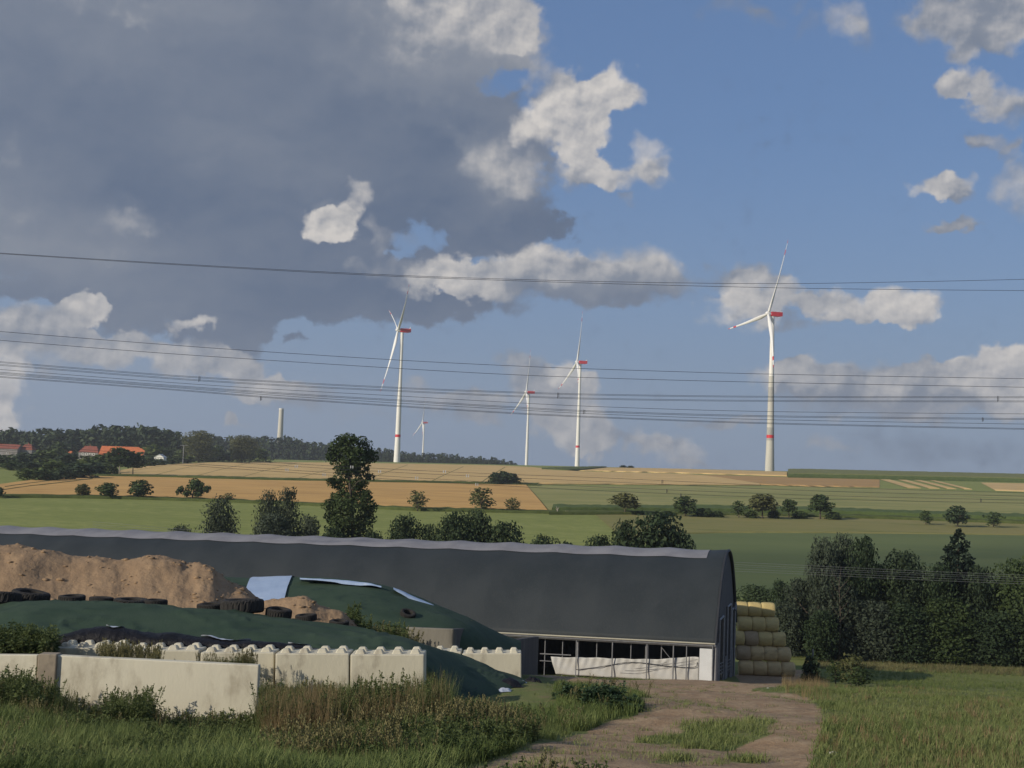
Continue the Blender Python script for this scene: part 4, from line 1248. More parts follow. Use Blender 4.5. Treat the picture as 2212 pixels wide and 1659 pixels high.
# fruit trees along the fields
FR = 'small trees along the field edges'
for i, (x, base, top, w, kind, leaf, lab) in enumerate((
        (-4, 1076, 1052, 28, 'fruit', 'leaf_mid', 'small tree cut by the left edge of the picture before the wheat'),
        (176, 1075, 1045, 34, 'fruit', 'leaf_olive', 'small olive tree before the wheat, first in the row of three'),
        (234, 1077, 1043, 48, 'fruit', 'leaf_mid', 'broad green tree before the wheat, middle of the row of three'),
        (303, 1078, 1037, 54, 'fruit', 'leaf_mid', 'larger green tree before the wheat, last in the row of three'),
        (494, 1084, 1065, 26, 'loose', 'leaf_olive', 'very small sparse tree before the wheat, left of the poplar'),
        (902, 1104, 1060, 46, 'loose', 'leaf_olive', 'sparse olive tree before the wheat, first right of the poplar'),
        (1040, 1105, 1054, 60, 'loose', 'leaf_olive', 'widest sparse olive tree before the wheat, second right of the poplar'),
        (1107, 1107, 1075, 34, 'loose', 'leaf_olive', 'little sparse tree before the right corner of the wheat'),
        (1350, 1112, 1065, 64, 'umbrella', 'leaf_olive', 'umbrella shaped olive tree with a clear trunk before the maize'),
        (1480, 1116, 1072, 56, 'fruit', 'leaf_mid', 'round green tree right of the umbrella shaped tree'),
        (1596, 1119, 1082, 34, 'loose', 'leaf_mid', 'slim tree left of the broad tree before the maize'),
        (1647, 1121, 1068, 66, 'umbrella', 'leaf_olive', 'broad tree before the maize between two slim ones'),
        (1704, 1118, 1079, 34, 'umbrella', 'leaf_mid', 'slim tree right of the broad tree before the maize'),
        (1772, 1122, 1069, 54, 'umbrella', 'leaf_mid', 'flat topped tree with a clear trunk, last before the long bare stretch of maize'),
        (2000, 1134, 1103, 32, 'loose', 'leaf_mid', 'small shaded tree left of the dark round one above the spruce'),
        (2069, 1139, 1093, 50, 'fruit', 'leaf_dark', 'dark round tree in the shade just above the spruce'),
        (2146, 1140, 1106, 40, 'loose', 'leaf_mid', 'small shaded sparse tree right of the dark round one'))):
    tree('fruit_tree', kind, x, top, w, lab, 'tree', leaf, base=base, var=i % 4, group=FR, r0=.03)
# the odd shaped one with a long side limb
p = hit(414, 1081)[0]; s = p[1] / F
o = empty('fruit_tree', p, 'crooked tree before the wheat with a long side branch and a drooping right side', 'tree', FR)
c, r_ = [], []
for x, y, a, b in ((425, 1050, 16, 13), (418, 1042, 12, 9), (432, 1058, 12, 12), (410, 1056, 10, 9), (448, 1056, 9, 8), (391, 1058, 7, 9), (385, 1063, 4, 7), (405, 1066, 10, 6), (428, 1068, 9, 6)):
    q = U(x, y, p[1]) - p; c.append((q[0], random.uniform(-1, 1), q[2])); r_.append((a * s, a * s, b * s))
v, f, t = leaves(c, r_, 1100, .42, 5, fill=.3)
link('crown', mesh('crown', v, f, {'tone': t}), M['leaf_mid'], o)
g = Geo(); k = lambda x, y: U(x, y, p[1]) - p
g.tube([(0, 0, -.3), k(417, 1066), k(422, 1048)], [.3, .24, .08], 6); g.tube([k(416, 1070), k(404, 1064), k(390, 1058)], [.16, .11, .04], 5); g.tube([k(417, 1066), k(435, 1058), k(447, 1054)], [.14, .09, .03], 5)
g.obj('trunk', M['bark'], o)
# dead white trunks at the maize
for x, b, tt_, lab in ((1204, 1110, 1094, 'bleached dead tree forked at the top, before the maize corner'), (1224, 1110, 1103, 'short bleached stump beside the forked dead tree')):
    p = hit(x, b)[0]; h_ = float(U(x, tt_, p[1])[2] - p[2])
    g = Geo(); g.tube([(0, 0, -.2), (0, 0, h_ * .6), (-.35, 0, h_)], [.22, .16, .05], 6); g.tube([(0, 0, h_ * .5), (.45, 0, h_ * .95)], [.12, .03], 5); g.tube([(0, 0, h_ * .45), (-.6, .1, h_ * .72)], [.09, .02], 5)
    tag(g.obj('dead_tree', M['pale_bark'], loc=tuple(p)), lab, 'dead tree')
# thicket standing in the wheat
for x, y, w, b, lab in ((1070, 1021, 34, 1048, 'left bush of the dark clump standing between the wheat fields'), (1102, 1022, 46, 1048, 'right bush of the dark clump standing between the wheat fields'), (1086, 1018, 30, 1046, 'middle bush of the dark clump standing between the wheat fields')):
    tree('field_bush', 'low', x, y, w, lab, 'bush', 'leaf_dark', base=b, var=int(x) % 4, group='clump between the wheat fields')
for x, y, w, b, lab in ((1346, 1005, 16, 1011, 'left dark bush on the skyline between two turbines'), (1362, 1006, 16, 1011.5, 'right dark bush on the skyline between two turbines')):
    tree('skyline_bush', 'low', x, y, w, lab, 'bush', 'leaf_dark', base=b, var=int(x) % 4, group='bushes on the skyline')
for x, y, w, b, lab in ((1520, 1098, 44, 1117, 'low bush right of the round green tree'), (1550, 1104, 30, 1118, 'lower of two bushes right of the round green tree'), (1624, 1103, 26, 1120, 'bush at the left foot of the broad tree before the maize'), (1672, 1100, 26, 1120, 'bush at the right foot of the broad tree before the maize'), (1728, 1104, 34, 1121, 'bush between the slim and the flat topped trees'), (1800, 1106, 34, 1123, 'dark bush right of the flat topped tree'), (1380, 1104, 26, 1113, 'bush put in for the shadow right of the umbrella shaped tree'), (1440, 1104, 40, 1115, 'bush left of the round green tree')):  # the one beside the umbrella shaped tree stands in for its cast shadow
    tree('field_bush', 'low', x, y, w, lab, 'bush', 'leaf_mid', base=b, var=int(x) % 4, group='bushes under the maize')

# wood on the skyline: one mass
wood_top = [(-80, 927), (0, 928), (60, 931), (140, 930), (215, 925), (280, 922), (350, 926), (390, 940), (470, 944), (520, 948), (594, 945), (640, 950), (690, 958), (760, 966), (824, 972), (918, 982), (945, 981), (1027, 988), (1080, 992), (1112, 1000)]
xs_, ys__ = zip(*wood_top)
VV, FF, TT = [], [], []; nb = 0
rw = np.random.default_rng(3)
variants = []
for k in range(6):
    c, r_ = crown_blobs(900 + k, 12, 0.0, 1.0, SHAPES['far']['w'], .5)
    v_, f_, t_ = leaves(c, r_, 330, .09, 900 + k, fill=.5)
    v_[:, :2] *= .5 / np.percentile(np.hypot(v_[:, 0], v_[:, 1]), 96); v_[:, 2] /= np.percentile(v_[:, 2], 99)
    variants.append((v_, f_, t_))
for row in range(3):
    x = -90.0
    while x < 1112:
        far = x > 395 + rw.uniform(-10, 10)
        D = (1400 + row * 18) if far else (960 + row * 26)
        tp = np.interp(x, xs_, ys__) + (0 if row == 2 else rw.uniform(3, 14)) + rw.uniform(-3.5, 3)
        p = ground(x, D); h_ = float(U(x, tp, D)[2]) - p[2]
        step = rw.uniform(12, 24)
        if h_ > 2:
            w = max(h_ * rw.uniform(.65, .95), 7); v, f, t = variants[rw.integers(6)]
            a = rw.uniform(0, 6.28); ca, sa = math.cos(a), math.sin(a)
            q = np.stack([(v[:, 0] * ca - v[:, 1] * sa) * w, (v[:, 0] * sa + v[:, 1] * ca) * w, v[:, 2] * h_], -1) + p
            VV.append(q); FF.append(f + nb); TT.append(np.clip(t + rw.uniform(-.25, .25), 0, 1)); nb += len(v)
            step = min(step, max(w / D * F * .6, 8))
        x += step
tag(link('wood', mesh('wood', np.concatenate(VV), np.concatenate(FF), {'tone': np.concatenate(TT)}), M['leaf_wood']), 'dark deciduous wood running along the skyline on the left', 'wood', kind='stuff')

# trees around the village, each its own
VG = 'trees and bushes by the village'
ORD = ('first', 'second', 'third', 'fourth', 'fifth', 'sixth', 'seventh', 'eighth', 'ninth', 'tenth', 'eleventh', 'twelfth', 'thirteenth', 'fourteenth', 'fifteenth', 'sixteenth')
tree('round_tree', 'round', 429, 931, 74, 'large round olive tree before the wood, left of two big ones', 'tree', 'leaf_olive', D=905, var=1, group=VG)
tree('round_tree', 'round', 523, 941, 62, 'large round olive tree before the wood, right of two big ones', 'tree', 'leaf_olive', D=930, var=3, group=VG)
tree('birch_tree', 'umbrella', 258, 967, 62, 'left tree of the dark pair with pale trunks before the orange roof', 'tree', 'leaf_mid', base=1027, var=1, group=VG, bark='pale_bark')
tree('birch_tree', 'umbrella', 287, 976, 56, 'right tree of the dark pair with pale trunks before the orange roof', 'tree', 'leaf_mid', base=1027, var=2, group=VG, bark='pale_bark')
for i, (x, y, w, b) in enumerate(((388, 974, 36, 998), (468, 962, 44, 997), (492, 978, 40, 997), (560, 968, 50, 998), (345, 991, 30, 1006), (372, 990, 34, 1003), (405, 984, 34, 1001), (452, 982, 36, 998), (322, 985, 34, 1008), (330, 960, 60, 1000), (352, 966, 40, 998))):
    tree('village_tree', 'far', x, y, w, '%s green tree along the upper edge of the pale wheat, counted left to right' % ORD[sorted((388, 468, 492, 560, 345, 372, 405, 452, 322, 330, 352)).index(x)], 'tree', 'leaf_mid' if i % 3 else 'leaf_light', base=b, var=i % 4, group=VG)
sx_ = ((10, 984, 62, 1012), (52, 978, 70, 1010), (100, 972, 72, 1008), (128, 955, 50, 998), (145, 980, 66, 1012), (190, 984, 60, 1018), (222, 980, 60, 1022), (70, 998, 70, 1022), (118, 996, 74, 1026), (165, 1000, 84, 1034), (205, 998, 66, 1028), (60, 1012, 50, 1038), (95, 1014, 56, 1040), (135, 1010, 50, 1038), (236, 1000, 40, 1026), (30, 998, 50, 1016))
for i, (x, y, w, b) in enumerate(sx_):
    k = sorted(q[0] for q in sx_).index(x)
    tree('village_bush', 'far', x, y, w, '%s bush of the green thicket below the red roofs, counted left to right' % ORD[k], 'bush', ('leaf_mid', 'leaf_wood', 'leaf_light')[i % 3] if i != 9 else 'leaf_dark', base=b, var=i % 4, group=VG)

# ------------------------------------------------------------------ village
M['roof_orange'] = mat('orange_roof_tiles', (0.48, 0.145, 0.055), (0.40, 0.115, 0.045), scale=0.5, rough=0.85, stain=((0.26, 0.085, 0.045), .35, .55, .75))
M['roof_red'] = mat('dull_red_tiles', (0.235, 0.075, 0.050), (0.18, 0.06, 0.042), scale=0.5, rough=0.9)
M['wall_cream'] = mat('cream_render', (0.60, 0.55, 0.42), (0.52, 0.47, 0.36), scale=0.4, rough=0.9)
M['wall_grey'] = mat('grey_render', (0.24, 0.225, 0.22), (0.19, 0.18, 0.175), scale=0.4, rough=0.9)
M['white_paint'] = mat('white_paint', (0.78, 0.77, 0.73), (0.72, 0.71, 0.67), scale=0.4, rough=0.7)
M['pane'] = mat('dark_pane', (0.03, 0.035, 0.04), rough=0.2)


def house(x0, x1, yr, ye, yb, D, roof, wall, label, hip=0.0, depth=9.0, wins=(), over=0.4, chim=None, gx=None, cat='house', tilt=0.0):
    a, b = U(x0, ye, D), U(x1, ye, D)
    zr = float(U((x0 + x1) / 2, yr, D + depth / 2)[2]); ze = float((a[2] + b[2]) / 2); zb_ = min(float(U((x0 + x1) / 2, yb, D)[2]), float(T(a[0], D))) - 1
    w = b[0] - a[0]; xc = (a[0] + b[0]) / 2
    root = empty('house' if cat == 'house' else cat.replace(' ', '_'), (xc, D + depth / 2, zb_), label, cat)
    root.rotation_euler.z = tilt
    e, r = ze - zb_, zr - zb_
    hw, hd = w / 2, depth / 2
    g = Geo(); v = [(-hw, -hd, 0), (hw, -hd, 0), (hw, hd, 0), (-hw, hd, 0), (-hw, -hd, e), (hw, -hd, e), (hw, hd, e), (-hw, hd, e)]
    f = [(0, 1, 5, 4), (1, 2, 6, 5), (2, 3, 7, 6), (3, 0, 4, 7)]
    if not hip:
        v += [(-hw, 0, r - .15), (hw, 0, r - .15)]; f += [(5, 6, 9), (7, 4, 8)]
    g.add(v, f); g.obj('wall', wall, root)
    o = over; hx = hw + o - hip * hw
    g = Geo()
    for dz in (0.0,):
        v = [(-hw - o, -hd - o, e - .25), (hw + o, -hd - o, e - .25), (hw + o, hd + o, e - .25), (-hw - o, hd + o, e - .25), (-hx, 0, r), (hx, 0, r)]
        g.add(v, [(0, 1, 5, 4), (2, 3, 4, 5), (1, 2, 5), (3, 0, 4), (3, 2, 1, 0)] if hip else [(0, 1, 5, 4), (2, 3, 4, 5)])
    rf = g.obj('roof', roof, root)
    if not hip:
        rf.modifiers.new('thick', 'SOLIDIFY').thickness = .2
    if chim is not None:
        g = Geo(); g.box((chim * hw, .6, r + .2), (.7, .7, 1.6)); g.obj('chimney', M['roof_red'], rf)
    for (wx, wz, ww, wh, m) in wins:
        g = Geo(); g.box((wx * hw, -hd - .03, e * wz), (ww, .12, wh)); fr = g.obj('window', M[m], root)
        g = Geo(); g.box((wx * hw, -hd - .1, e * wz), (ww * .6, .06, wh * .7)); g.obj('pane', M['pane' if m != 'pane' else 'white_paint'], fr)
    return root


house(214, 308, 964.5, 983, 998, 870, M['roof_orange'], M['wall_cream'], 'long cream house under a bright orange roof, behind the dark tree pair', wins=((-.85, .6, 1.2, 1.4, 'white_paint'), (-.6, .6, 1.2, 1.4, 'white_paint')), depth=12)
house(170, 212, 963.5, 976.5, 992, 880, M['roof_red'], M['wall_grey'], 'brown red hip roofed house with four white framed windows', hip=.45, wins=[(k, .80, 1.5, 1.6, 'white_paint') for k in (-.55, -.18, .2, .55)], chim=-.1)
house(-22, 38, 959, 968, 980, 900, M['roof_red'], M['wall_grey'], 'long red roofed house at the left edge of the picture', depth=10, wins=((.3, .6, 1.2, 1.2, 'white_paint'),))
house(42, 69, 959.5, 971, 982, 905, M['roof_red'], M['wall_grey'], 'small dull red roofed house between the long one and the trees', hip=.6, chim=0.0)
house(138, 152, 974, 979.5, 990, 840, M['roof_orange'], M['wall_grey'], 'tiny orange roof peeping out of the bushes', depth=5)
# white shed, gable to the camera
sa, sb = U(333, 987, 815), U(353.5, 987, 815)
zb_ = float(T(sa[0], 815)) - 1; ze = sa[2] - zb_; zr = float(U(343, 981, 815)[2]) - zb_
sr = empty('shed', ((sa[0] + sb[0]) / 2, 815, zb_), 'small white gabled shed above the wheat', 'shed')
hw = (sb[0] - sa[0]) / 2
g = Geo(); g.add([(-hw, 0, 0), (hw, 0, 0), (hw, 8, 0), (-hw, 8, 0), (-hw, 0, ze), (hw, 0, ze), (hw, 8, ze), (-hw, 8, ze), (0, 0, zr), (0, 8, zr)], [(0, 1, 5, 8, 4), (2, 3, 7, 9, 6), (1, 2, 6, 5), (3, 0, 4, 7)]); g.obj('wall', M['white_paint'], sr)
g = Geo(); g.add([(-hw - .3, -.3, ze - .1), (0, -.3, zr + .1), (0, 8.3, zr + .1), (-hw - .3, 8.3, ze - .1), (hw + .3, -.3, ze - .1), (hw + .3, 8.3, ze - .1)], [(0, 1, 2, 3), (1, 4, 5, 2)]); g.obj('roof', M['white_paint'], sr)
g = Geo(); g.box((hw * .2, -.04, ze * .62), (1.5, .1, 1.2)); g.obj('window', M['wall_cream'], sr)
for x, y0, y1, D, r, m, arm, lab in ((19, 978, 1035, 680, .16, 'pale_bark', .9, 'wooden pole standing before the thicket at the left edge'), (395, 961.5, 992, 830, .28, 'galv', 2.4, 'grey pole with a crossarm before the round olive trees')):
    b = ground(x, D); t = U(x, y0, D); h_ = t[2] - b[2]
    o = empty('utility_pole', b, lab, 'utility pole')
    g = Geo(); g.tube([(0, 0, -.5), (0, 0, h_)], [r * 1.2, r * .9], 7); g.obj('mast', M[m], o)
    g = Geo(); g.tube([(-arm, 0, h_ - .2), (arm, 0, h_ - .2)], r * .6, 5); g.obj('crossarm', M[m], o)

# ------------------------------------------------------------------ overhead wires
M['wire'] = mat('dark_wire', (0.050, 0.052, 0.060), rough=0.6)
M['wire_grey'] = mat('grey_wire', (0.30, 0.30, 0.30), rough=0.5)
M['marker'] = mat('white_marker', (0.62, 0.62, 0.62), rough=0.6)


def wire(pts, D, label, group, r=.020, m='wire', spacers=(), markers=(), sp_h=.22):
    pts = np.array(pts, float); q = crom(pts, 90)
    w = U(q[:, 0], q[:, 1], D); o0 = w[0].copy()
    g = Geo(); g.tube(w - o0, r, 4)
    o = tag(g.obj('overhead_wire', M[m], loc=tuple(o0)), label, 'power line wire', group)
    for x in spacers:
        y = np.interp(x, q[:, 0], q[:, 1]); c = U(x, y, D) - o0
        g = Geo(); g.tube([c + HZ * .06, c - HZ * sp_h], .030, 5); g.tube([c + HZ * .05 + np.array([.1, 0, 0]), c - HZ * sp_h * .9 + np.array([.1, 0, 0])], .022, 5); g.obj('spacer', M['wire'], o)
    for x in markers:
        y = np.interp(x, q[:, 0], q[:, 1]); c = U(x, y, D) - o0
        for dx in (-.10, .10):
            g = Geo(); g.box(tuple(c + np.array([dx, 0, 0])), (.07, .06, .26)); g.obj('marker', M['marker'], o)
    return o


E0, E1 = -60, 2275
UP = 'overhead wires across the sky'
wire([(E0, 544), (0, 548), (400, 573), (800, 594.5), (1100, 606), (1400, 615), (1700, 622), (2000, 626), (E1, 628)], 118, 'topmost pair of sky wires, the lower wire', UP)
wire([(E0, 542), (0, 546.5), (400, 571), (800, 592), (1100, 603), (1400, 610), (1700, 612.5), (2000, 608), (E1, 602)], 121, 'topmost pair of sky wires, the upper wire that curves up to the right', UP)
wire([(E0, 711), (0, 716), (313, 741), (578, 760), (864, 778), (1080, 789), (1296, 797.5), (1660, 808), (2212, 818), (E1, 819)], 116, 'single sky wire crossing the middle of the towers, upper of two', UP)
wire([(E0, 730), (0, 735), (313, 760), (578, 778), (864, 796), (1080, 808), (1296, 816.5), (1660, 826), (2212, 836.5), (E1, 838)], 116, 'single sky wire crossing the middle of the towers, lower of two', UP)
C1 = [(E0, 776), (0, 781), (352, 809), (604, 824), (864, 837), (1080, 845.5), (1296, 851.5), (1660, 856), (2212, 857), (E1, 856.5)]
C2 = [(E0, 782), (0, 787), (352, 815), (604, 831), (864, 843.5), (1080, 853.5), (1296, 860.5), (1660, 865), (2212, 866), (E1, 865.5)]
D1 = [(E0, 793), (0, 798), (352, 825), (604, 841.5), (864, 855.5), (1080, 868), (1296, 878.5), (1660, 889), (2212, 894), (E1, 894)]
D2 = [(E0, 799), (0, 804), (352, 831), (604, 848.5), (864, 864), (1080, 877), (1296, 888), (1660, 898), (2212, 904), (E1, 904.5)]
D3 = [(E0, 804), (0, 809), (352, 835.5), (604, 854.5), (864, 871), (1080, 883), (1296, 894.5), (1660, 906.5), (2212, 916), (E1, 916.5)]
D4 = [(E0, 808), (0, 813), (352, 839), (604, 859), (864, 876.5), (1080, 890), (1296, 900.5), (1660, 913.5), (2212, 925.5), (E1, 926.5)]
sh_ = lambda L_, d: [(x, y + d) for x, y in L_]
names = ('first', 'second', 'third', 'fourth', 'fifth', 'sixth')
for k, (L_, d, sp_) in enumerate(((C1, 0, (430, 1205, 2155)), (C1, 2.2, ()), (C2, 0, ()), (C2, 2.2, ()))):
    wire(sh_(L_, d), 112 + k * .3, '%s wire from the top in the close bundle of four sky wires' % names[k], UP, r=.015, spacers=sp_, sp_h=.42)
for k, (L_, d, sp_) in enumerate(((D1, 0, ()), (D2, 0, (1261, 2122)), (D2, 2.4, ()), (D3, 0, ()), (D4, 0, ()), (D4, 2.0, (563,)))):
    wire(sh_(L_, d), 108 + k * .3, '%s wire from the top in the lowest bundle of sky wires' % names[k], UP, r=.016, spacers=sp_, sp_h=.30)
LOWW = 'overhead wires before the wheat fields'
for k, (L_, mk) in enumerate((
        ([(E0, 950), (0, 957), (300, 980), (605, 1000), (860, 1014), (1080, 1024), (1296, 1032), (1700, 1050), (2000, 1059), (E1, 1066)], (760, 960)),
        ([(E0, 955), (0, 962), (300, 985), (605, 1005.5), (860, 1020.5), (1080, 1031), (1296, 1040), (1700, 1058), (2000, 1067), (E1, 1073)], (640, 820, 1010)),
        ([(E0, 964), (0, 971), (300, 994), (605, 1014), (860, 1030), (1080, 1042), (1296, 1052), (1700, 1068), (2000, 1076), (E1, 1081)], (620, 900)),
        ([(E0, 968), (0, 975), (300, 998), (605, 1019), (860, 1036), (1080, 1049), (1296, 1060), (1700, 1076), (2000, 1083), (E1, 1088)], (1030, 700)))):
    wire(L_, 122 + k * .4, '%s wire from the top of four crossing the wheat fields' % names[k], LOWW, r=.015, markers=mk, spacers=((1430,), (), (1440, 2118), (1470,))[k], sp_h=.30)
for k in range(5):
    d = (0, 5, 9, 14, 19)[k]
    wire([(200, 1127 + d), (440, 1147 + d), (640, 1162.5 + d * .75), (824, 1175.5 + d * .6), (1280, 1200 + d), (1750, 1222 + d), (2000, 1234 + d), (E1, 1245 + d)], 142.5 + k * .3, '%s wire from the top of five light wires passing close before the dark trees' % names[k], 'light wires behind the barn', r=.011, m='wire_grey')

# ------------------------------------------------------------------ silage yard in the foreground
M['soil'] = mat('tan_soil', (0.335, 0.230, 0.140), (0.26, 0.178, 0.110), scale=1.1, rough=0.97, spec=0.1, bump=0.05, bump_scale=5, stain=((0.17, 0.115, 0.078), 0.9, 0.60, 0.78))
M['tarp'] = mat('green_cover_net', (0.036, 0.062, 0.040), (0.050, 0.078, 0.050), scale=0.9, rough=0.85, spec=0.15, bump=0.01, bump_scale=22, stain=((0.022, 0.040, 0.032), 1.2, 0.52, 0.75))
M['black_film'] = mat('black_film', (0.008, 0.008, 0.010), (0.013, 0.013, 0.017), scale=2, rough=0.55, spec=0.18, bump=0.05, bump_scale=6)
M['white_film'] = mat('white_film', (0.52, 0.56, 0.63), (0.42, 0.46, 0.54), scale=1.5, rough=0.45, bump=0.02, bump_scale=5)
M['blue_film'] = mat('pale_blue_film', (0.40, 0.50, 0.66), (0.34, 0.44, 0.60), scale=1.1, rough=0.40, spec=0.4, bump=0.02, bump_scale=2.2, stain=((0.55, 0.60, 0.68), 1.8, 0.58, 0.75))
M['cream_concrete'] = mat('cream_concrete', (0.62, 0.575, 0.45), (0.55, 0.51, 0.395), scale=0.8, rough=0.92, spec=0.15, bump=0.008, bump_scale=10, stain=((0.33, 0.29, 0.22), 1.9, 0.50, 0.74), stretch=(1, 1, .5))
M['wall_paint'] = mat('cream_wall_face', (0.63, 0.59, 0.47), (0.57, 0.535, 0.425), scale=0.6, rough=0.92, spec=0.15, bump=0.006, bump_scale=9, stain=((0.37, 0.33, 0.25), 1.3, 0.50, 0.74), stretch=(1, 1, .5))
M['brown_concrete'] = mat('stained_pier', (0.31, 0.26, 0.195), (0.24, 0.20, 0.155), scale=1.5, rough=0.95, bump=0.01, bump_scale=9, stain=((0.14, 0.12, 0.10), 2.5, 0.55, 0.75))
M['rubber'] = mat('worn_rubber', (0.022, 0.021, 0.020), (0.036, 0.033, 0.030), scale=4, rough=0.85, spec=0.3, stain=((0.075, 0.062, 0.048), 3, 0.60, 0.8))


def loft(rows, nu, nv, noise=0.0, nscale=1.0, seed=1, octaves=4):
    R = np.stack([crom(r, nu) for r in rows], 0)
    out = np.stack([crom(R[:, j], nv) for j in range(nu)], 1)
    if noise:
        d = fbm(out * nscale, octaves, seed) - 0.5
        out[..., 2] += noise * 2 * d
        d2 = fbm(out * nscale + 55, octaves, seed + 9) - 0.5
        out[..., 1] += noise * d2
    return out


def surf_obj(name, g, m, parent=None, o0=None, lift=0.0, ss=True):
    o0 = g.reshape(-1, 3).mean(0) if o0 is None else o0
    nr, nc = g.shape[:2]
    q = g - o0
    q[..., 2] += lift
    return link(name, mesh(name, q.reshape(-1, 3), grid_faces(nr, nc), smooth_shade=ss), m, parent, loc=tuple(o0) if parent is None else (0, 0, 0))


def pts(lst):
    """(x, y, D) on the photograph -> world"""
    return [U(x, y, D) for x, y, D in lst]


def gr(x, D, dz=-0.25):
    p = ground(x, D); p[2] += dz; return p


# front silage heap under the green cover
crest = pts([(-90, 1326, 34), (0, 1318, 34), (60, 1304, 34), (150, 1302, 34), (300, 1306, 34), (400, 1312, 34), (480, 1320, 34), (570, 1332, 34), (640, 1343, 34), (700, 1352, 34), (760, 1362, 34), (830, 1375, 34), (890, 1388, 34), (950, 1404, 34), (1010, 1424, 34), (1060, 1446, 34.2), (1100, 1466, 34.5), (1138, 1484, 34.8)])
frontr = pts([(-90, 1376, 29.6), (0, 1370, 29.5), (60, 1366, 29.5), (150, 1374, 29.5), (300, 1388, 29.4), (400, 1394, 29.4), (480, 1398, 29.3), (570, 1403, 29.3), (640, 1406, 29.3), (700, 1407, 29.3), (760, 1410, 29.3), (830, 1412, 29.3), (890, 1418, 29.3), (940, 1450, 29.4)]) + [gr(1000, 29.8, -.02), gr(1050, 30.6, -.02), gr(1095, 31.6, -.02), gr(1135, 33.2, -.02)]
nrow = 18
cr_, fr_ = crom(crest, nrow), crom(frontr, nrow)
mid = fr_ * .45 + cr_ * .55; mid[:, 2] += np.linspace(.30, .12, nrow)
back = cr_ + np.array([0, 3.0, -1.3]); back[:, 2] = np.maximum(back[:, 2], T(back[:, 0], back[:, 1]) - .2)
H1 = loft([fr_ + np.array([0, -.12, -.4]), fr_, mid, cr_, cr_ * .5 + back * .5 + np.array([0, 0, .25]), back], 260, 64)
wr = fbm(np.stack([H1[..., 0] * .7, H1[..., 1] * 1.7 + H1[..., 0] * .25, H1[..., 2] * .0], -1), 4, 7) - .5
ridg = 1 - np.abs(fbm(np.stack([H1[..., 0] * .55 + H1[..., 1] * .5, H1[..., 1] * .9 - H1[..., 0] * .2, 0 * wr], -1), 3, 31) * 2 - 1)
H1[..., 2] += .16 * wr + .05 * smooth(ridg, .86, 1.0)
hp1 = empty('silage_heap', H1[0, 130], 'long low silage heap under a dark green cover behind the block wall', 'silage heap')
ht = surf_obj('cover', H1, M['tarp'], hp1, o0=np.array(hp1.location))

# crumpled black film between heap and block wall, with white patches
x_ = np.linspace(112, 700, 30)
yt = np.interp(x_, [112, 180, 215, 260, 330, 370, 410, 470, 520, 600, 660, 700], [1374, 1361, 1351, 1356, 1369, 1367, 1373, 1380, 1386, 1387, 1395, 1406])
yb = np.interp(x_, [112, 260, 400, 560, 640, 700], [1396, 1400, 1405, 1411, 1413, 1413])
top_ = [U(a, b, 29.25) for a, b in zip(x_, yt)]; bot_ = [U(a, b + 8, 28.85) for a, b in zip(x_, yb)]
mid_ = [(p * .5 + q * .5) + np.array([0, -.12, .10]) for p, q in zip(top_, bot_)]
bk = [p + np.array([0, .45, -.10]) for p in top_]
FG = loft([bot_, mid_, top_, bk], 240, 26, noise=.085, nscale=2.1, seed=3, octaves=5)
film = tag(surf_obj('black_film', FG, M['black_film'], ss=True), 'crumpled black plastic film along the back of the concrete blocks', 'plastic film')
fo = np.array(film.location)
for (a, b, r0, r1) in ((.545, .735, 14, 22), (.87, .955, 14, 21), (.20, .27, 15, 21)):
    j0, j1 = int(a * 239), int(b * 239)
    s_ = FG[r0:r1, j0:j1].copy() + np.array([0, -.02, .025])
    k = np.linspace(0, 1, s_.shape[1]); s_[0, :, 2] += .10 * np.abs(2 * k - 1) ** 2
    for j in range(s_.shape[1]):
        w_ = .35 + .65 * math.sin(math.pi * k[j]); s_[:, j] = s_[-1, j] + (s_[:, j] - s_[-1, j]) * w_
    surf_obj('white_patch', s_, M['white_film'], film, o0=fo)
x_ = np.linspace(-60, 104, 12)
FG2 = loft([[U(x, 1392, 28.9) for x in x_], [U(x, 1374 + 6 * math.sin(x * .1), 29.2) for x in x_], [U(x, 1366 + 4 * math.sin(x * .07), 29.7) for x in x_], [U(x, 1374, 30.0) for x in x_]], 80, 14, noise=.07, nscale=2.2, seed=5)
tag(surf_obj('black_film', FG2, M['black_film']), 'black plastic film showing behind the weeds at the left edge', 'plastic film')
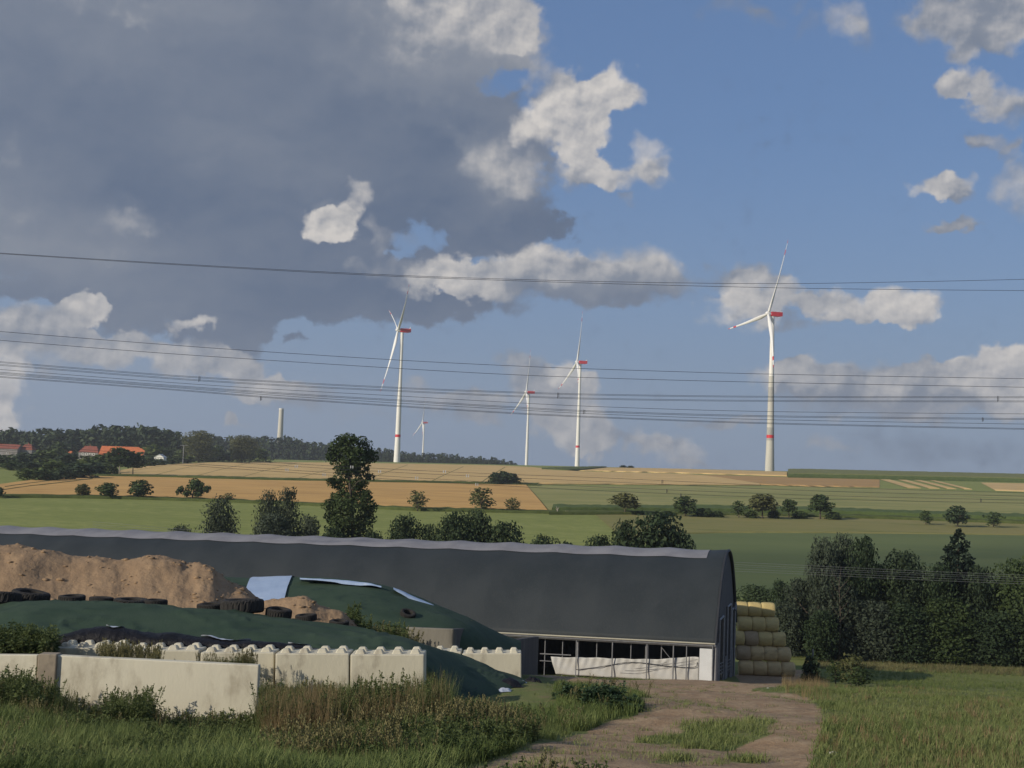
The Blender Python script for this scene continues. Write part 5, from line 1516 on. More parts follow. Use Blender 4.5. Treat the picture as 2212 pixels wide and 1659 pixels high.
# film scraps at the toe of the heap
for i, (x, y, D, w, h_, m, lab) in enumerate(((1020, 1487, 31.0, 60, 14, 'black_film', 'crumpled black film lying at the toe of the green heap'), (1090, 1484, 32.5, 70, 18, 'black_film', 'larger crumpled black film lying before the end of the rear block wall'), (1152, 1474, 35.0, 36, 12, 'black_film', 'dark film bundle lying on the track edge by the rear wall'), (1078, 1497, 31.4, 50, 8, 'white_film', 'dirty white film scrap lying before the black film'), (1125, 1482, 33.8, 26, 6, 'white_film', 'small white film scrap between two black bundles'))):
    p = ground(x, D); s = D / F
    gx_, gy_ = np.meshgrid(np.linspace(-1, 1, 34), np.linspace(-1, 1, 22))
    rr = np.sqrt(gx_ ** 2 + gy_ ** 2)
    hz_ = np.clip(1 - rr ** 2, 0, 1) ** .6 * h_ * s * (0.35 + 1.0 * fbm(np.stack([gx_ * 3 + i * 5, gy_ * 3, gx_ * 0], -1), 4, 40 + i)) + .01
    jag = .78 + .5 * fbm(np.stack([np.arctan2(gy_, gx_) * 2, gx_ * 0 + i, gx_ * 0], -1), 3, 50 + i)
    q = np.stack([gx_ * w / 2 * s * jag, gy_ * w / 2 * s * .8 * jag, hz_], -1)
    q[..., 2] += T(q[..., 0] + p[0], q[..., 1] + p[1]) - p[2]
    tag(surf_obj('film_scrap', q + p, M[m], o0=p), lab, 'plastic film')

# concrete blocks with studs
def block(xl, xr, ytop, D, label, group, face='cream_concrete', h=.8, d=.8, yaw=0.0, studs=4):
    a, b = U(xl, ytop, D), U(xr, ytop, D)
    c = (a + b) / 2; L = np.linalg.norm(b[:2] - a[:2]) - .018
    zt = c[2]
    g = Geo(); g.box((0, 0, -h / 2), (L, d, h))
    o = tag(g.obj('concrete_block', M[face], loc=(c[0], c[1] + d / 2, zt), rot=(0, math.atan2(a[2] - b[2], L), yaw)), label, 'concrete block', group)
    bevel(o, .025, 2)
    for r in range(2):
        for k in range(studs):
            g = Geo(); q = .62
            w = .225; cx_, cy_ = (k + .5) / studs * L - L / 2, (-.2, .2)[r]
            g.add([(cx_ - w / 2, cy_ - w / 2, 0), (cx_ + w / 2, cy_ - w / 2, 0), (cx_ + w / 2, cy_ + w / 2, 0), (cx_ - w / 2, cy_ + w / 2, 0),
                   (cx_ - w / 2 * q, cy_ - w / 2 * q, .09), (cx_ + w / 2 * q, cy_ - w / 2 * q, .09), (cx_ + w / 2 * q, cy_ + w / 2 * q, .09), (cx_ - w / 2 * q, cy_ + w / 2 * q, .09)],
                  [(0, 1, 5, 4), (1, 2, 6, 5), (2, 3, 7, 6), (3, 0, 4, 7), (4, 5, 6, 7)])
            st = g.obj('stud', M[face], o); bevel(st, .02, 1)
    return o


W1 = 'studded concrete blocks in the front row'
for k, (a, b, y, lab) in enumerate(((756, 917, 1414, 'studded concrete block at the open right end of the front row'), (594, 755, 1412, 'studded concrete block second from the right end of the front row'),
                                    (432, 593, 1409.5, 'studded concrete block in the middle of the front row of five'), (270, 431, 1405, 'studded concrete block fourth from the right, dry weeds before it'), (116, 269, 1399, 'studded concrete block at the left end of the front row'))):
    block(a, b, y, 28.2 if k > 1 else 28.0, lab, W1)
W2 = 'studded concrete blocks in the rear row'
for k, (a, b, y, lab) in enumerate(((998, 1127, 1411.5, 'studded concrete block at the open right end of the rear row'), (868, 997, 1408, 'studded concrete block of the rear row half sunk behind the cover'))):
    block(a, b, y, 36.2, lab, W2, h=.9)
# second course below, as the wall carries on down to the ground
for a, b, y, D, lab in ((756, 917, 1414, 28.0, 'lower course block beneath the right end block of the front row'), (594, 755, 1412, 28.0, 'lower course block beneath the second block of the front row')):
    o = block(a, b, y, D, lab, 'lower course of the front block row', studs=4); o.location.z -= .806
    for c in list(o.children): bpy.data.objects.remove(c)
o = block(998, 1127, 1411.5, 36.2, 'lower course block beneath the right end block of the rear row', 'lower course of the rear block row', h=.8); o.location.z -= .906
for c in list(o.children): bpy.data.objects.remove(c)

# plain wall in front
wall_y = lambda x: float(np.interp(x, [-20, 123, 560], [1412.5, 1416, 1437.5]))
wr_ = empty('retaining_wall', ground(300, 25.4), 'plain cream concrete wall rising from the weeds in the left foreground', 'wall')
wo_ = np.array(wr_.location)


def wall_part(name, xl, xr, Dl, Dr, th, m, up=0.0, down=1.9):
    a, b = U(xl, wall_y(xl), Dl), U(xr, wall_y(xr), Dr); a[2] += up; b[2] += up
    d = np.array([0, th, 0])
    v = [a - HZ * down, b - HZ * down, b + d - HZ * down, a + d - HZ * down, a, b, b + d, a + d]
    g = Geo(); g.add([p - wo_ for p in v], [(0, 1, 5, 4), (1, 2, 6, 5), (2, 3, 7, 6), (3, 0, 4, 7), (4, 5, 6, 7)])
    o = g.obj(name, M[m], wr_); bevel(o, .02, 2); return o


wall_part('wall_panel', -160, 81, 25.8, 25.55, .16, 'wall_paint')
wall_part('pier', 82, 122, 25.45, 25.42, .30, 'brown_concrete', up=.02)
wall_part('wall_panel', 123, 559, 25.5, 25.05, .20, 'wall_paint')
wall_part('wall_foot', 123, 556, 25.72, 25.27, .35, 'cream_concrete', up=-1.0, down=.9)

# soil heaps behind the front heap
def heap(crest_px, D, Df, Db, label, noise=.22, nu=200, nv=60, seed=2, foot=None):
    x_ = [c[0] for c in crest_px]
    c = pts([(x, y, D) for x, y in crest_px]); c = np.array(c)
    f = np.array([gr(x + (0 if foot is None else foot), Df) for x in x_]); b = np.array([gr(x, Db, -.4) for x in x_])
    m1 = c * .62 + f * .38; m1[:, 2] += .18 * (c[:, 2] - f[:, 2])
    m2 = c * .6 + b * .4; m2[:, 2] += .1 * (c[:, 2] - b[:, 2])
    g = loft([f, m1, c, m2, b], nu, nv)
    k = np.sin(np.linspace(0, 1, nv) * math.pi)[:, None] ** .5
    big = fbm(g * .55, 3, seed) - .5; med = fbm(g * 1.9, 4, seed + 3) - .5; rid = np.abs(fbm(np.stack([g[..., 0] * .9, g[..., 1] * .25, g[..., 2] * .3], -1), 3, seed + 6) - .5)
    g[..., 2] += k * (big * noise * 2.2 + med * noise * 1.1 - rid * noise * 1.1 + noise * .35)
    g[..., 1] += k * med * noise * 1.6
    fine = fbm(g * 6, 3, seed + 8) - .5
    g[..., 2] += k * fine * .09; g[..., 1] -= k * fine * .09
    return tag(surf_obj('soil_heap', g, M['soil'], ss=False), label, 'soil heap'), g


sh1, SG1 = heap([(-120, 1176), (-40, 1180), (0, 1184), (40, 1182), (90, 1193), (150, 1206), (200, 1209), (240, 1214), (270, 1216), (310, 1209), (350, 1212), (385, 1219), (405, 1228), (435, 1226), (458, 1232), (470, 1246), (495, 1262), (530, 1276), (548, 1290), (572, 1308)], 44, 37.6, 51, 'large tan heap of bare soil behind the tyres at the left', seed=2)
sh2, SG2 = heap([(548, 1306), (575, 1300), (600, 1296), (640, 1290), (664, 1292), (688, 1304), (712, 1314), (738, 1320), (752, 1336), (768, 1352), (782, 1366)], 41, 37.4, 45, 'smaller tan heap of soil between the two green covers', noise=.13, nu=110, seed=5)
# clods on the heaps: one rubble mass
rc = np.random.default_rng(12); CV, CF = [], []
ico = bmesh.new(); bmesh.ops.create_icosphere(ico, subdivisions=1, radius=1.0); iv = np.array([v.co for v in ico.verts]); ifc = np.array([[v.index for v in f.verts] for f in ico.faces]); ico.free()
for G_, n in ((SG1, 700), (SG2, 160)):
    for k in range(n):
        p = G_[rc.integers(4, int(G_.shape[0] * .55)), rc.integers(2, G_.shape[1] - 2)]
        s = .015 + .085 * rc.random() ** 5
        CF.append(ifc + len(CV) * len(iv)); CV.append(iv * (1 + .8 * (rc.random((len(iv), 1)) - .5)) * s * np.array([1.3, 1, .6]) + p)
tag(link('soil_clods', mesh('soil_clods', np.concatenate(CV), np.concatenate(CF)), M['soil']), 'loose clods of soil strewn over the tan heaps', 'soil clods', kind='stuff')

# rear heap with pale blue film under the green cover
crest2 = pts([(400, 1232, 61), (470, 1245, 60), (540, 1250, 60), (600, 1250, 60), (640, 1250, 60), (700, 1251, 60), (760, 1254, 60), (810, 1261, 60), (850, 1272, 60), (905, 1294, 60), (960, 1319, 60), (1010, 1343, 60), (1050, 1364, 60), (1090, 1386, 60.5), (1125, 1402, 61)])
front2 = pts([(400, 1345, 52.5), (470, 1345, 52.5), (540, 1345, 52.5), (600, 1345, 52.5), (640, 1346, 52.5), (700, 1348, 52.5), (760, 1352, 52.5), (810, 1357, 52.5), (850, 1362, 52.5), (905, 1367, 52.6), (960, 1371, 52.8), (1010, 1380, 53.5), (1040, 1392, 54.5), (1080, 1405, 56), (1125, 1412, 58)])
n2 = 15
c2_, f2_ = np.array(crest2), np.array(front2)
m2_ = c2_ * .6 + f2_ * .4; m2_[:, 2] += .45
b2_ = c2_ + np.array([0, 9, -3.5]); b2_[:, 2] = np.minimum(b2_[:, 2], c2_[:, 2] - .3); b2_[:, 2] = np.maximum(b2_[:, 2], T(b2_[:, 0], b2_[:, 1]) - .3)
f0_ = f2_.copy(); f0_[:, 1] -= .3; f0_[:, 2] = T(f0_[:, 0], f0_[:, 1]) - .3
H2 = loft([f0_, f2_, m2_, c2_, c2_ * .6 + b2_ * .4 + np.array([0, 0, .4]), b2_], 220, 80)
wr2 = fbm(np.stack([H2[..., 0] * .5, H2[..., 1] * .8, 0 * H2[..., 0]], -1), 4, 17) - .5
H2[..., 2] += .18 * wr2
hr2 = empty('silage_heap', H2[20, 110], 'rear silage heap under a green cover with pale blue film along its top', 'silage heap')
o2 = np.array(hr2.location)
surf_obj('cover', H2, M['tarp'], hr2, o0=o2)


def patch2(u0, u1, v0, v1, name, m, lift=.06, skew=0.0, wob_=0.0, seed=0):
    """piece of film lying on the rear heap; u along it by photograph x, v up the slope 0..1"""
    q = proj(H2[48]); col = lambda px: float(np.interp(px, q[:, 0], np.arange(H2.shape[1])))
    nu, nv = 60, 14
    out = np.zeros((nv, nu, 3))
    for i in range(nv):
        for j in range(nu):
            s = i / (nv - 1); t = j / (nu - 1)
            vv = v0 + (v1 - v0) * s + wob_ * (vnoise(np.array([[t * 7, s * 1.0 + seed, 0.3]]), seed)[0] - .5)
            uu = col(u0 + (u1 - u0) * t + skew * s)
            r = np.clip(vv * 79, 0, 78.99); a, b = int(r), int(min(uu, H2.shape[1] - 1.01)); fr, fu = r - a, uu - b
            out[i, j] = (H2[a, b] * (1 - fr) + H2[a + 1, b] * fr) * (1 - fu) + (H2[a, b + 1] * (1 - fr) + H2[a + 1, b + 1] * fr) * fu
    out[..., 2] += lift; out[..., 1] -= lift * .6
    return surf_obj(name, out, M[m], hr2, o0=o2)


patch2(524, 612, .28, .605, 'film_sheet', 'blue_film', skew=28, wob_=.03, seed=3)


def ribbon(rows, seed):
    """loose edge of film turned up along the top of the rear heap: (x, top y, width) on the photograph"""
    r = np.array(rows, float)
    top = [U(x, y, 57.5) for x, y, h in rows]; low = [U(x, y + h, 57.1) for x, y, h in rows]
    midl = [(a + b) / 2 + np.array([0, -.10, .05]) for a, b in zip(top, low)]
    tail = [a + np.array([0, .5, -.22]) for a in top]
    surf_obj('film_edge', loft([low, midl, top, tail], 60, 12, noise=.03, nscale=2.0, seed=seed), M['blue_film'], hr2, o0=o2)


ribbon([(648, 1250, 1.5), (700, 1251, 3.5), (740, 1253.5, 8), (775, 1257, 7), (800, 1261, 4), (824, 1266.5, 1.5)], 5)
ribbon([(850, 1270.5, 3), (870, 1277, 8), (890, 1286, 11), (915, 1297, 11), (945, 1311, 8), (968, 1322.5, 3)], 8)

# old concrete walls between the heaps and the barn
def slab(name, xl, xr, yl, yr, Dl, Dr, th, m, label, cat='wall', down=3.2, parent=None):
    a, b = U(xl, yl, Dl), U(xr, yr, Dr)
    n = np.array([-(b - a)[1], (b - a)[0], 0]); n /= np.linalg.norm(n)
    n = n if n[1] > 0 else -n
    o0 = (a + b) / 2; o0[2] -= down
    v = [a - HZ * down, b - HZ * down, b + n * th - HZ * down, a + n * th - HZ * down, a, b, b + n * th, a + n * th]
    g = Geo(); g.add([p - o0 for p in v], [(0, 1, 5, 4), (1, 2, 6, 5), (2, 3, 7, 6), (3, 0, 4, 7), (4, 5, 6, 7), (3, 2, 1, 0)])
    o = g.obj(name, M[m], parent, loc=tuple(o0)); bevel(o, .03, 1)
    if label: tag(o, label, cat)
    return o


slab('concrete_wall', 876, 979, 1355, 1359, 51.5, 50.6, .25, 'old_concrete', 'weathered concrete wall with pale top edge at the foot of the rear green heap')
slab('concrete_wall', 980, 1010.5, 1359, 1356.5, 50.7, 55.5, .25, 'dark_concrete', 'dark streaked end wall turning back from the weathered concrete wall')
slab('concrete_wall', 1012, 1164, 1396, 1375, 66, 98, .4, 'dark_concrete', 'long blackened concrete wall running back to the barn eave', down=4.5)

# tyres
def tyre_mesh(R, w, lugs, seed):
    r = random.Random(seed); n = lugs * 4; hw = w / 2; ri = R * .60
    prof = [(ri, -hw * .62), (ri * 1.02, -hw * .86), (R * .80, -hw), (R * .93, -hw * .92), (R, -hw * .70), (R * 1.008, -hw * .25), (R * 1.008, hw * .25), (R, hw * .70), (R * .93, hw * .92), (R * .80, hw), (ri * 1.02, hw * .86), (ri, hw * .62)]
    g = Geo(); v = []; m = len(prof)
    for i, (pr, z) in enumerate(prof):
        for k in range(n):
            a = 2 * math.pi * k / n
            dr = 0
            if 3 <= i <= 8:
                ph = (k + (i - 5.5) * (1.2 if z > 0 else -1.2)) % 4
                dr = -.045 * R if ph < 1.6 else 0
            sgz = .03 * w * math.sin(a * 2 + seed)
            v.append(((pr + dr) * math.cos(a), (pr + dr) * math.sin(a) * 1.0, z + sgz))
    f = [(i * n + k, i * n + (k + 1) % n, ((i + 1) % m) * n + (k + 1) % n, ((i + 1) % m) * n + k) for i in range(m) for k in range(n)]
    return mesh('tyre', v, f)


TY = {}
for k, (x, y, wpx, hpx, D, lab) in enumerate((
        (6, 1307, 74, 26, 33.2, 'worn tyre lying at the left edge, nearest of three there'), (12, 1297, 54, 14, 34.6, 'worn tyre lying behind the nearest one at the left edge'), (66, 1290, 80, 24, 34.3, 'big ribbed tractor tyre lying near the left edge'),
        (155, 1298, 56, 11, 34.2, 'flat tyre alone between the big tractor tyre and the middle group'), (219, 1296, 51, 14, 34.3, 'small tyre at the left of the middle group of three'), (283, 1302, 72, 13, 34.2, 'wide flat tyre in the middle of the middle group'), (336, 1305, 50, 14, 34.2, 'tyre at the right of the middle group of three'),
        (454, 1309, 56, 16, 34.3, 'tyre half hidden left of the biggest tractor tyre'), (523, 1314, 92, 30, 33.9, 'biggest tractor tyre, lying in the middle of the cover edge'), (602, 1326, 56, 20, 33.9, 'tyre just right of the biggest tractor tyre'), (661, 1342, 46, 15, 33.9, 'tilted tyre sunk into the cover before the small soil heap'), (732, 1355, 42, 14, 33.9, 'last tyre along the cover edge, on the right'))):
    R = wpx / 2 * D / F; w = max(.17, hpx * D / F * 1.0)
    key = (round(R, 2), round(w, 2))
    if key not in TY: TY[key] = tyre_mesh(R, w, 22 if R > .4 else 30, k)
    c = U(x, y, D)
    # rest on the cover
    d2 = ((H1[..., :2] - c[:2]) ** 2).sum(-1); i_, j_ = np.unravel_index(d2.argmin(), d2.shape)
    zs = max(H1[i_, j_, 2], H1[i_, min(j_ + 6, 259), 2], H1[i_, max(j_ - 6, 0), 2]) + w / 2 * .78
    sl = math.atan2(H1[i_, min(j_ + 8, 259), 2] - H1[i_, max(j_ - 8, 0), 2], H1[i_, min(j_ + 8, 259), 0] - H1[i_, max(j_ - 8, 0), 0])
    sl = max(-.10, min(.10, sl))
    tag(link('tyre', TY[key], M['rubber'], loc=(c[0], c[1], zs), rot=(random.uniform(-.03, .06), -sl + random.uniform(-.02, .02), random.uniform(0, 6))), lab, 'tyre', 'old tyres weighing down the green cover')
for x, y, D, w, lab in ((883, 1326, 56, 32, 'single tyre lying on the rear green cover'),):
    c = U(x, y, D); R = w / 2 * D / F
    d2 = ((proj(H2) - np.array([x, y + 4])) ** 2).sum(-1); d2[60:] = 1e9; i_, j_ = np.unravel_index(d2.argmin(), d2.shape); c = H2[i_, j_]
    tag(link('tyre', tyre_mesh(.33, .22, 30, 77), M['rubber'], loc=(c[0], c[1], c[2] + .08), rot=(.35, .25, 0)), lab, 'tyre', 'old tyres weighing down the green cover')
# pale stones on the ground
M['pale_stone'] = mat('pale_stone', (0.50, 0.48, 0.44), (0.40, 0.38, 0.35), scale=4, rough=0.9)
for x, y, w, lab in ((1801, 1631, 24, 'pale flat stone lying in the grass at the lower right'), (1919 / 2560 * 2212 + 1, 1488, 8, 'pale stone lying on the track near the straw stack')):
    p = hit(x, y)[0]; s = w / F * p[1] / 2
    q = iv * np.array([1.0, .7, .42]) * s * (1 + .3 * (fbm(iv * 1.7 + x, 2, 3)[:, None] - .5))
    tag(link('stone', mesh('stone', q, ifc), M['pale_stone'], loc=(p[0], p[1], p[2] + .25 * s)), lab, 'stone')

# ------------------------------------------------------------------ grass and weeds
leafmat('grass_green', (0.086, 0.130, 0.034), (0.225, 0.260, 0.090))
leafmat('grass_short', (0.130, 0.172, 0.050), (0.255, 0.270, 0.105))
leafmat('grass_dry', (0.165, 0.118, 0.058), (0.345, 0.262, 0.135))
leafmat('weed_green', (0.052, 0.082, 0.026), (0.150, 0.178, 0.064))
leafmat('weed_brown', (0.115, 0.108, 0.048), (0.285, 0.258, 0.122))
leafmat('weed_blue', (0.040, 0.075, 0.035), (0.085, 0.130, 0.062))


def tuft(n, h, spread, seed, width=.012, lean=.45, segs=3):
    r = np.random.default_rng(seed); V, Fq, Tn = [], [], []; nb = 0
    for k in range(n):
        a = r.uniform(0, 6.28); q = spread * math.sqrt(r.random()); bx, by = math.cos(a) * q, math.sin(a) * q
        L = h * r.uniform(.5, 1.15); le = lean * r.uniform(.2, 1.3); d = r.uniform(0, 6.28); w = width * r.uniform(.6, 1.4)
        sx_, sy_ = -math.sin(d) * w, math.cos(d) * w
        for s in range(segs + 1):
            t = s / segs; x = bx + math.cos(d) * le * L * t * t; y = by + math.sin(d) * le * L * t * t; z = L * t * (1 - .25 * le * t)
            k_ = (1 - t * .9)
            V += [(x - sx_ * k_, y - sy_ * k_, z), (x + sx_ * k_, y + sy_ * k_, z)]
        for s in range(segs): Fq.append((nb + 2 * s, nb + 2 * s + 1, nb + 2 * s + 3, nb + 2 * s + 2))
        nb += 2 * (segs + 1); Tn += [float(r.random())] * (2 * (segs + 1))
    return np.array(V), np.array(Fq), np.array(Tn)


def weed(h, n_leaf, leaf, seed, plume=0, stems=3, droop=.3, branch=.25):
    """upright weed: stems, leaves and a plume of small faces at the top"""
    r = np.random.default_rng(seed); V, Fq, Tn = [], [], []

    def quad(p, d, n, L, w, tone):
        d = d / np.linalg.norm(d); s = np.cross(d, n); s = s / (np.linalg.norm(s) + 1e-9)
        b = len(V); V.extend([p, p + d * L * .5 - s * w, p + d * L - np.array([0, 0, L * .25]), p + d * L * .5 + s * w]); Fq.append((b, b + 1, b + 2, b + 3)); Tn.extend([tone] * 4)
    for st in range(stems):
        H = h * r.uniform(.7, 1.08); a = r.uniform(0, 6.28); le = r.uniform(0, branch) * H; b0 = np.array([r.normal() * .05, r.normal() * .05, 0])
        f = lambda t: b0 + np.array([math.cos(a) * le * t ** 1.6, math.sin(a) * le * t ** 1.6, H * t * (1 - .06 * t)])
        for s in range(4):
            p, q = f(s / 4), f((s + 1) / 4); w = .006 * (1 - s / 5) + .002
            for ax in (np.array([w, 0, 0]), np.array([0, w, 0])):
                b = len(V); V.extend([p - ax, p + ax, q + ax * .8, q - ax * .8]); Fq.append((b, b + 1, b + 2, b + 3)); Tn.extend([.15] * 4)
        for k in range(n_leaf):
            t = r.uniform(.12, .95); an = r.uniform(0, 6.28); d = np.array([math.cos(an), math.sin(an), r.uniform(-.2, .7)])
            quad(f(t), d, np.array([0, 0, 1.0]) + r.normal(size=3) * .4, leaf * r.uniform(.6, 1.2) * (1.1 - .5 * t), leaf * .18, float(r.uniform(.15, .8)))
        for k in range(plume):
            t = 1 - .30 * r.random(); an = r.uniform(0, 6.28); q = f(t) + np.array([math.cos(an), math.sin(an), 0]) * (1.02 - t) * h * .16 * r.random()
            d = np.array([math.cos(an) * droop, math.sin(an) * droop, 1.0])
            quad(q, d, r.normal(size=3), .045 * r.uniform(.6, 1.4), .012, float(r.uniform(.5, 1.0)))
    return np.array(V), np.array(Fq), np.array(Tn)


def scatter(name, m, protos, P, S, label, cat, seed=0, tint=.35):
    """join many copies of small plants into one mass"""
    r = np.random.default_rng(seed); V, Fq, Tn = [], [], []; nb = 0
    which = r.integers(len(protos), size=len(P))
    for k, (v, f, t) in enumerate(protos):
        ix = np.where(which == k)[0]
        if not len(ix): continue
        a = r.uniform(0, 6.28, len(ix)); s = S[ix]
        ca, sa = np.cos(a)[:, None], np.sin(a)[:, None]
        x = (v[None, :, 0] * ca - v[None, :, 1] * sa) * s[:, None]; y = (v[None, :, 0] * sa + v[None, :, 1] * ca) * s[:, None]; z = v[None, :, 2] * s[:, None]
        q = np.stack([x, y, z], -1) + P[ix][:, None, :]
        big = fbm(P[ix] * .45, 3, 5) - .5
        tn = np.clip(t[None] * .75 + .12 + (big * 1.5)[:, None] * tint * 2 + r.normal(size=(len(ix), 1)) * .1, 0, 1)
        V.append(q.reshape(-1, 3)); Tn.append(tn.ravel())
        off = nb + np.arange(len(ix))[:, None, None] * len(v)
        Fq.append((f[None] + off).reshape(-1, f.shape[1])); nb += len(ix) * len(v)
    return tag(link(name, mesh(name, np.concatenate(V), np.concatenate(Fq), {'tone': np.concatenate(Tn)}), M[m]), label, cat, kind='stuff')


def field_pts(n, D0, D1, px0, px1, seed, power=1.0):
    """random ground points between two distances and two picture columns, thinning with distance"""
    r = np.random.default_rng(seed)
    D = D0 + (D1 - D0) * r.random(n) ** power
    px = r.uniform(px0, px1, n)
    x = (px - CX) / F * D
    for _ in range(3):
        q = proj(np.stack([x, D, T(x, D)], -1)); x = x + (px - q[:, 0]) / F * D
    z = T(x, D)
    return np.stack([x, D, z], -1), px


def keep_off_track(P, lim=.4, seed=0):
    d = dirt_mask(P[:, 0], P[:, 1], P[:, 2], 5)
    return d < lim


def under_heap(P):
    """points beneath the front heap, walls or soil are left bare"""
    q = proj(P)[:, 0]
    a = (P[:, 1] > 28.4) & (P[:, 1] < 52) & (q < 925)
    b = (P[:, 1] > 29.6) & (P[:, 1] < 37.2) & (q < 1128)
    c = (P[:, 1] > 25.0) & (P[:, 1] < 25.9) & (q < 562)
    d = (P[:, 1] > 28.4) & (P[:, 1] < 29.6) & (q < 960)
    return ~(a | b | c | d)


tall = [tuft(13, .34, .10, k, .008, .6) for k in range(6)]
mid_t = [tuft(12, .30, .10, 20 + k, .008, .6) for k in range(6)]
short = [tuft(11, .085, .10, 40 + k, .005, .8, 2) for k in range(6)]
dry = [tuft(12, .95, .12, 60 + k, .006, .28) for k in range(5)]
rg = np.random.default_rng(77)

# tall grass at the left and in the middle of the foreground
P, px = field_pts(13000, 13.5, 25.0, -80, 1330, 1, 1.25)
k = keep_off_track(P, .12) & under_heap(P)
P, px = P[k], px[k]
S = rg.uniform(.55, 1.25, len(P)) * np.interp(px, [0, 300, 560, 900, 1000, 1200, 1330], [1.0, .85, 1.05, .95, .62, .55, .5]) * np.interp(P[:, 1], [14, 20, 25], [1.1, .95, .55]) * (.45 + 1.15 * fbm(P * .55, 3, 91))
scatter('tall_grass', 'grass_green', tall, P, S, 'tall rank green grass filling the left and middle foreground', 'grass', 2)
P, px = field_pts(7000, 24, 42, 540, 1420, 3, 1.2)
k = keep_off_track(P, .45) & under_heap(P)
k = k & ((px < 950) | (px > 1200) | (P[:, 1] < 27)) & ((px < 1130) | (P[:, 1] < 36))
P, px = P[k], px[k]
scatter('rough_grass', 'grass_green', mid_t, P, rg.uniform(.6, 1.3, len(P)) * np.interp(P[:, 1], [25, 30, 40], [1, .75, .5]), 'rough green grass between the block walls and the track', 'grass', 4)
# short grass at the right and on the track
P, px = field_pts(30000, 13.5, 62, 1150, 2330, 5, 1.35)
k = keep_off_track(P, .30) & (px > 1330)
P, px = P[k], px[k]
scatter('short_grass', 'grass_short', short, P, rg.uniform(.6, 1.9, len(P)), 'short green grass right of the track', 'grass', 6)
P, px = field_pts(2600, 14, 60, 1720, 2330, 7, 1.2)
k = keep_off_track(P, .30) & (fbm(P * .35, 3, 8) > .50)
scatter('grass_tussocks', 'grass_green', mid_t, P[k], rg.uniform(.5, 1.0, k.sum()), 'longer tussocks standing in the short grass on the right', 'grass', 8)
P, px = field_pts(2600, 14, 56, 1080, 1800, 9, 1.3)
k = (fbm(P * .5, 3, 15) > .53)
scatter('track_grass', 'grass_short', short, P[k], rg.uniform(.5, 1.3, k.sum()), 'thin tufts growing on the bare track', 'grass', 10)
P, px = field_pts(2200, 14, 70, 1690, 2330, 11, 1.0)
k = keep_off_track(P, .5) & (fbm(P * .3 + 9, 3, 18) > .54)
scatter('dry_grass', 'grass_dry', mid_t, P[k], rg.uniform(.4, .9, k.sum()), 'straw coloured dry grass patches right of the track', 'grass', 12)
P, px = field_pts(420, 40, 96, 1690, 1790, 13, 1.0)
scatter('dry_grass', 'grass_dry', dry, P, rg.uniform(.3, .7, len(P)), 'bleached tall grass at the track bend before the straw stack', 'grass', 14)
P, px = field_pts(1500, 100, 108.3, 1180, 1505, 15, 1.0)
scatter('barn_foot_grass', 'grass_green', mid_t, P, rg.uniform(.5, 1.3, len(P)), 'green grass along the foot of the white barn curtain', 'grass', 16)
P, px = field_pts(1700, 138, 145, 1740, 2330, 17, 1.0)
scatter('hedge_foot_grass', 'weed_brown', mid_t, P, rg.uniform(.8, 1.9, len(P)), 'pale grass along the foot of the dark trees', 'grass', 18, tint=.3)
P, px = field_pts(2600, 110, 140, 1735, 2330, 19, 1.0)
k = fbm(P * .2, 3, 28) > .47
scatter('meadow_grass', 'grass_green', mid_t, P[k], rg.uniform(.7, 1.6, k.sum()), 'green grass before the dark trees', 'grass', 20)

# seeding grass and low weeds mixed into the tall grass
sd_ = [weed(.55, 3, .07, 80 + k, plume=16, stems=4, branch=.35) for k in range(5)]
lw = [weed(.34, 16, .10, 90 + k, plume=4, stems=4, branch=.6) for k in range(5)]
P, px = field_pts(1300, 14, 25, -80, 1300, 101, 1.2)
k = keep_off_track(P, .12) & under_heap(P) & (fbm(P * .4 + 3, 3, 33) > .46)
P, px = P[k], px[k]
scatter('seeding_grass', 'weed_brown', sd_, P, rg.uniform(.5, 1.15, len(P)) * np.interp(px, [0, 540, 600, 1300], [.75, .55, 1.1, .75]), 'brownish seeding grass scattered through the green foreground grass', 'grass', 102)
P, px = field_pts(3000, 14, 25, -80, 1330, 103, 1.2)
k = keep_off_track(P, .12) & under_heap(P) & (fbm(P * .5 + 13, 3, 35) > .44)
P, px = P[k], px[k]
scatter('low_weeds', 'weed_green', lw, P, rg.uniform(.5, 1.2, len(P)), 'low leafy weeds scattered through the foreground grass', 'weeds', 104)
P, px = field_pts(420, 25, 42, 560, 1400, 105, 1.1)
k = keep_off_track(P, .45) & under_heap(P) & ((px < 950) | (px > 1200)) & ((px < 1130) | (P[:, 1] < 34))
P, px = P[k], px[k]
scatter('seeding_grass', 'weed_brown', sd_, P, rg.uniform(.35, .8, len(P)), 'brownish seeding grass between the rear wall and the track', 'grass', 106)

# weeds before and between the walls
wd = [weed(.95, 15, .13, k, plume=26, stems=4) for k in range(5)]
wb = [weed(.9, 7, .09, 30 + k, plume=34, stems=5, branch=.22) for k in range(5)]
wl = [weed(.75, 22, .15, 50 + k, plume=6, stems=5, branch=.5) for k in range(5)]


def stand(n, D0, D1, spans, seed):
    """weeds in clumps: spans of picture columns with a height factor"""
    r = np.random.default_rng(seed); PP, SS = [], []
    for (a, b, w, s0, s1) in spans:
        m = int(n * w); P_, _ = field_pts(m, D0, D1, a, b, int(r.integers(1e6)))
        ok = under_heap(P_); P_ = P_[ok]
        PP.append(P_); SS.append(r.uniform(s0, s1, len(P_)))
    return np.concatenate(PP), np.concatenate(SS)


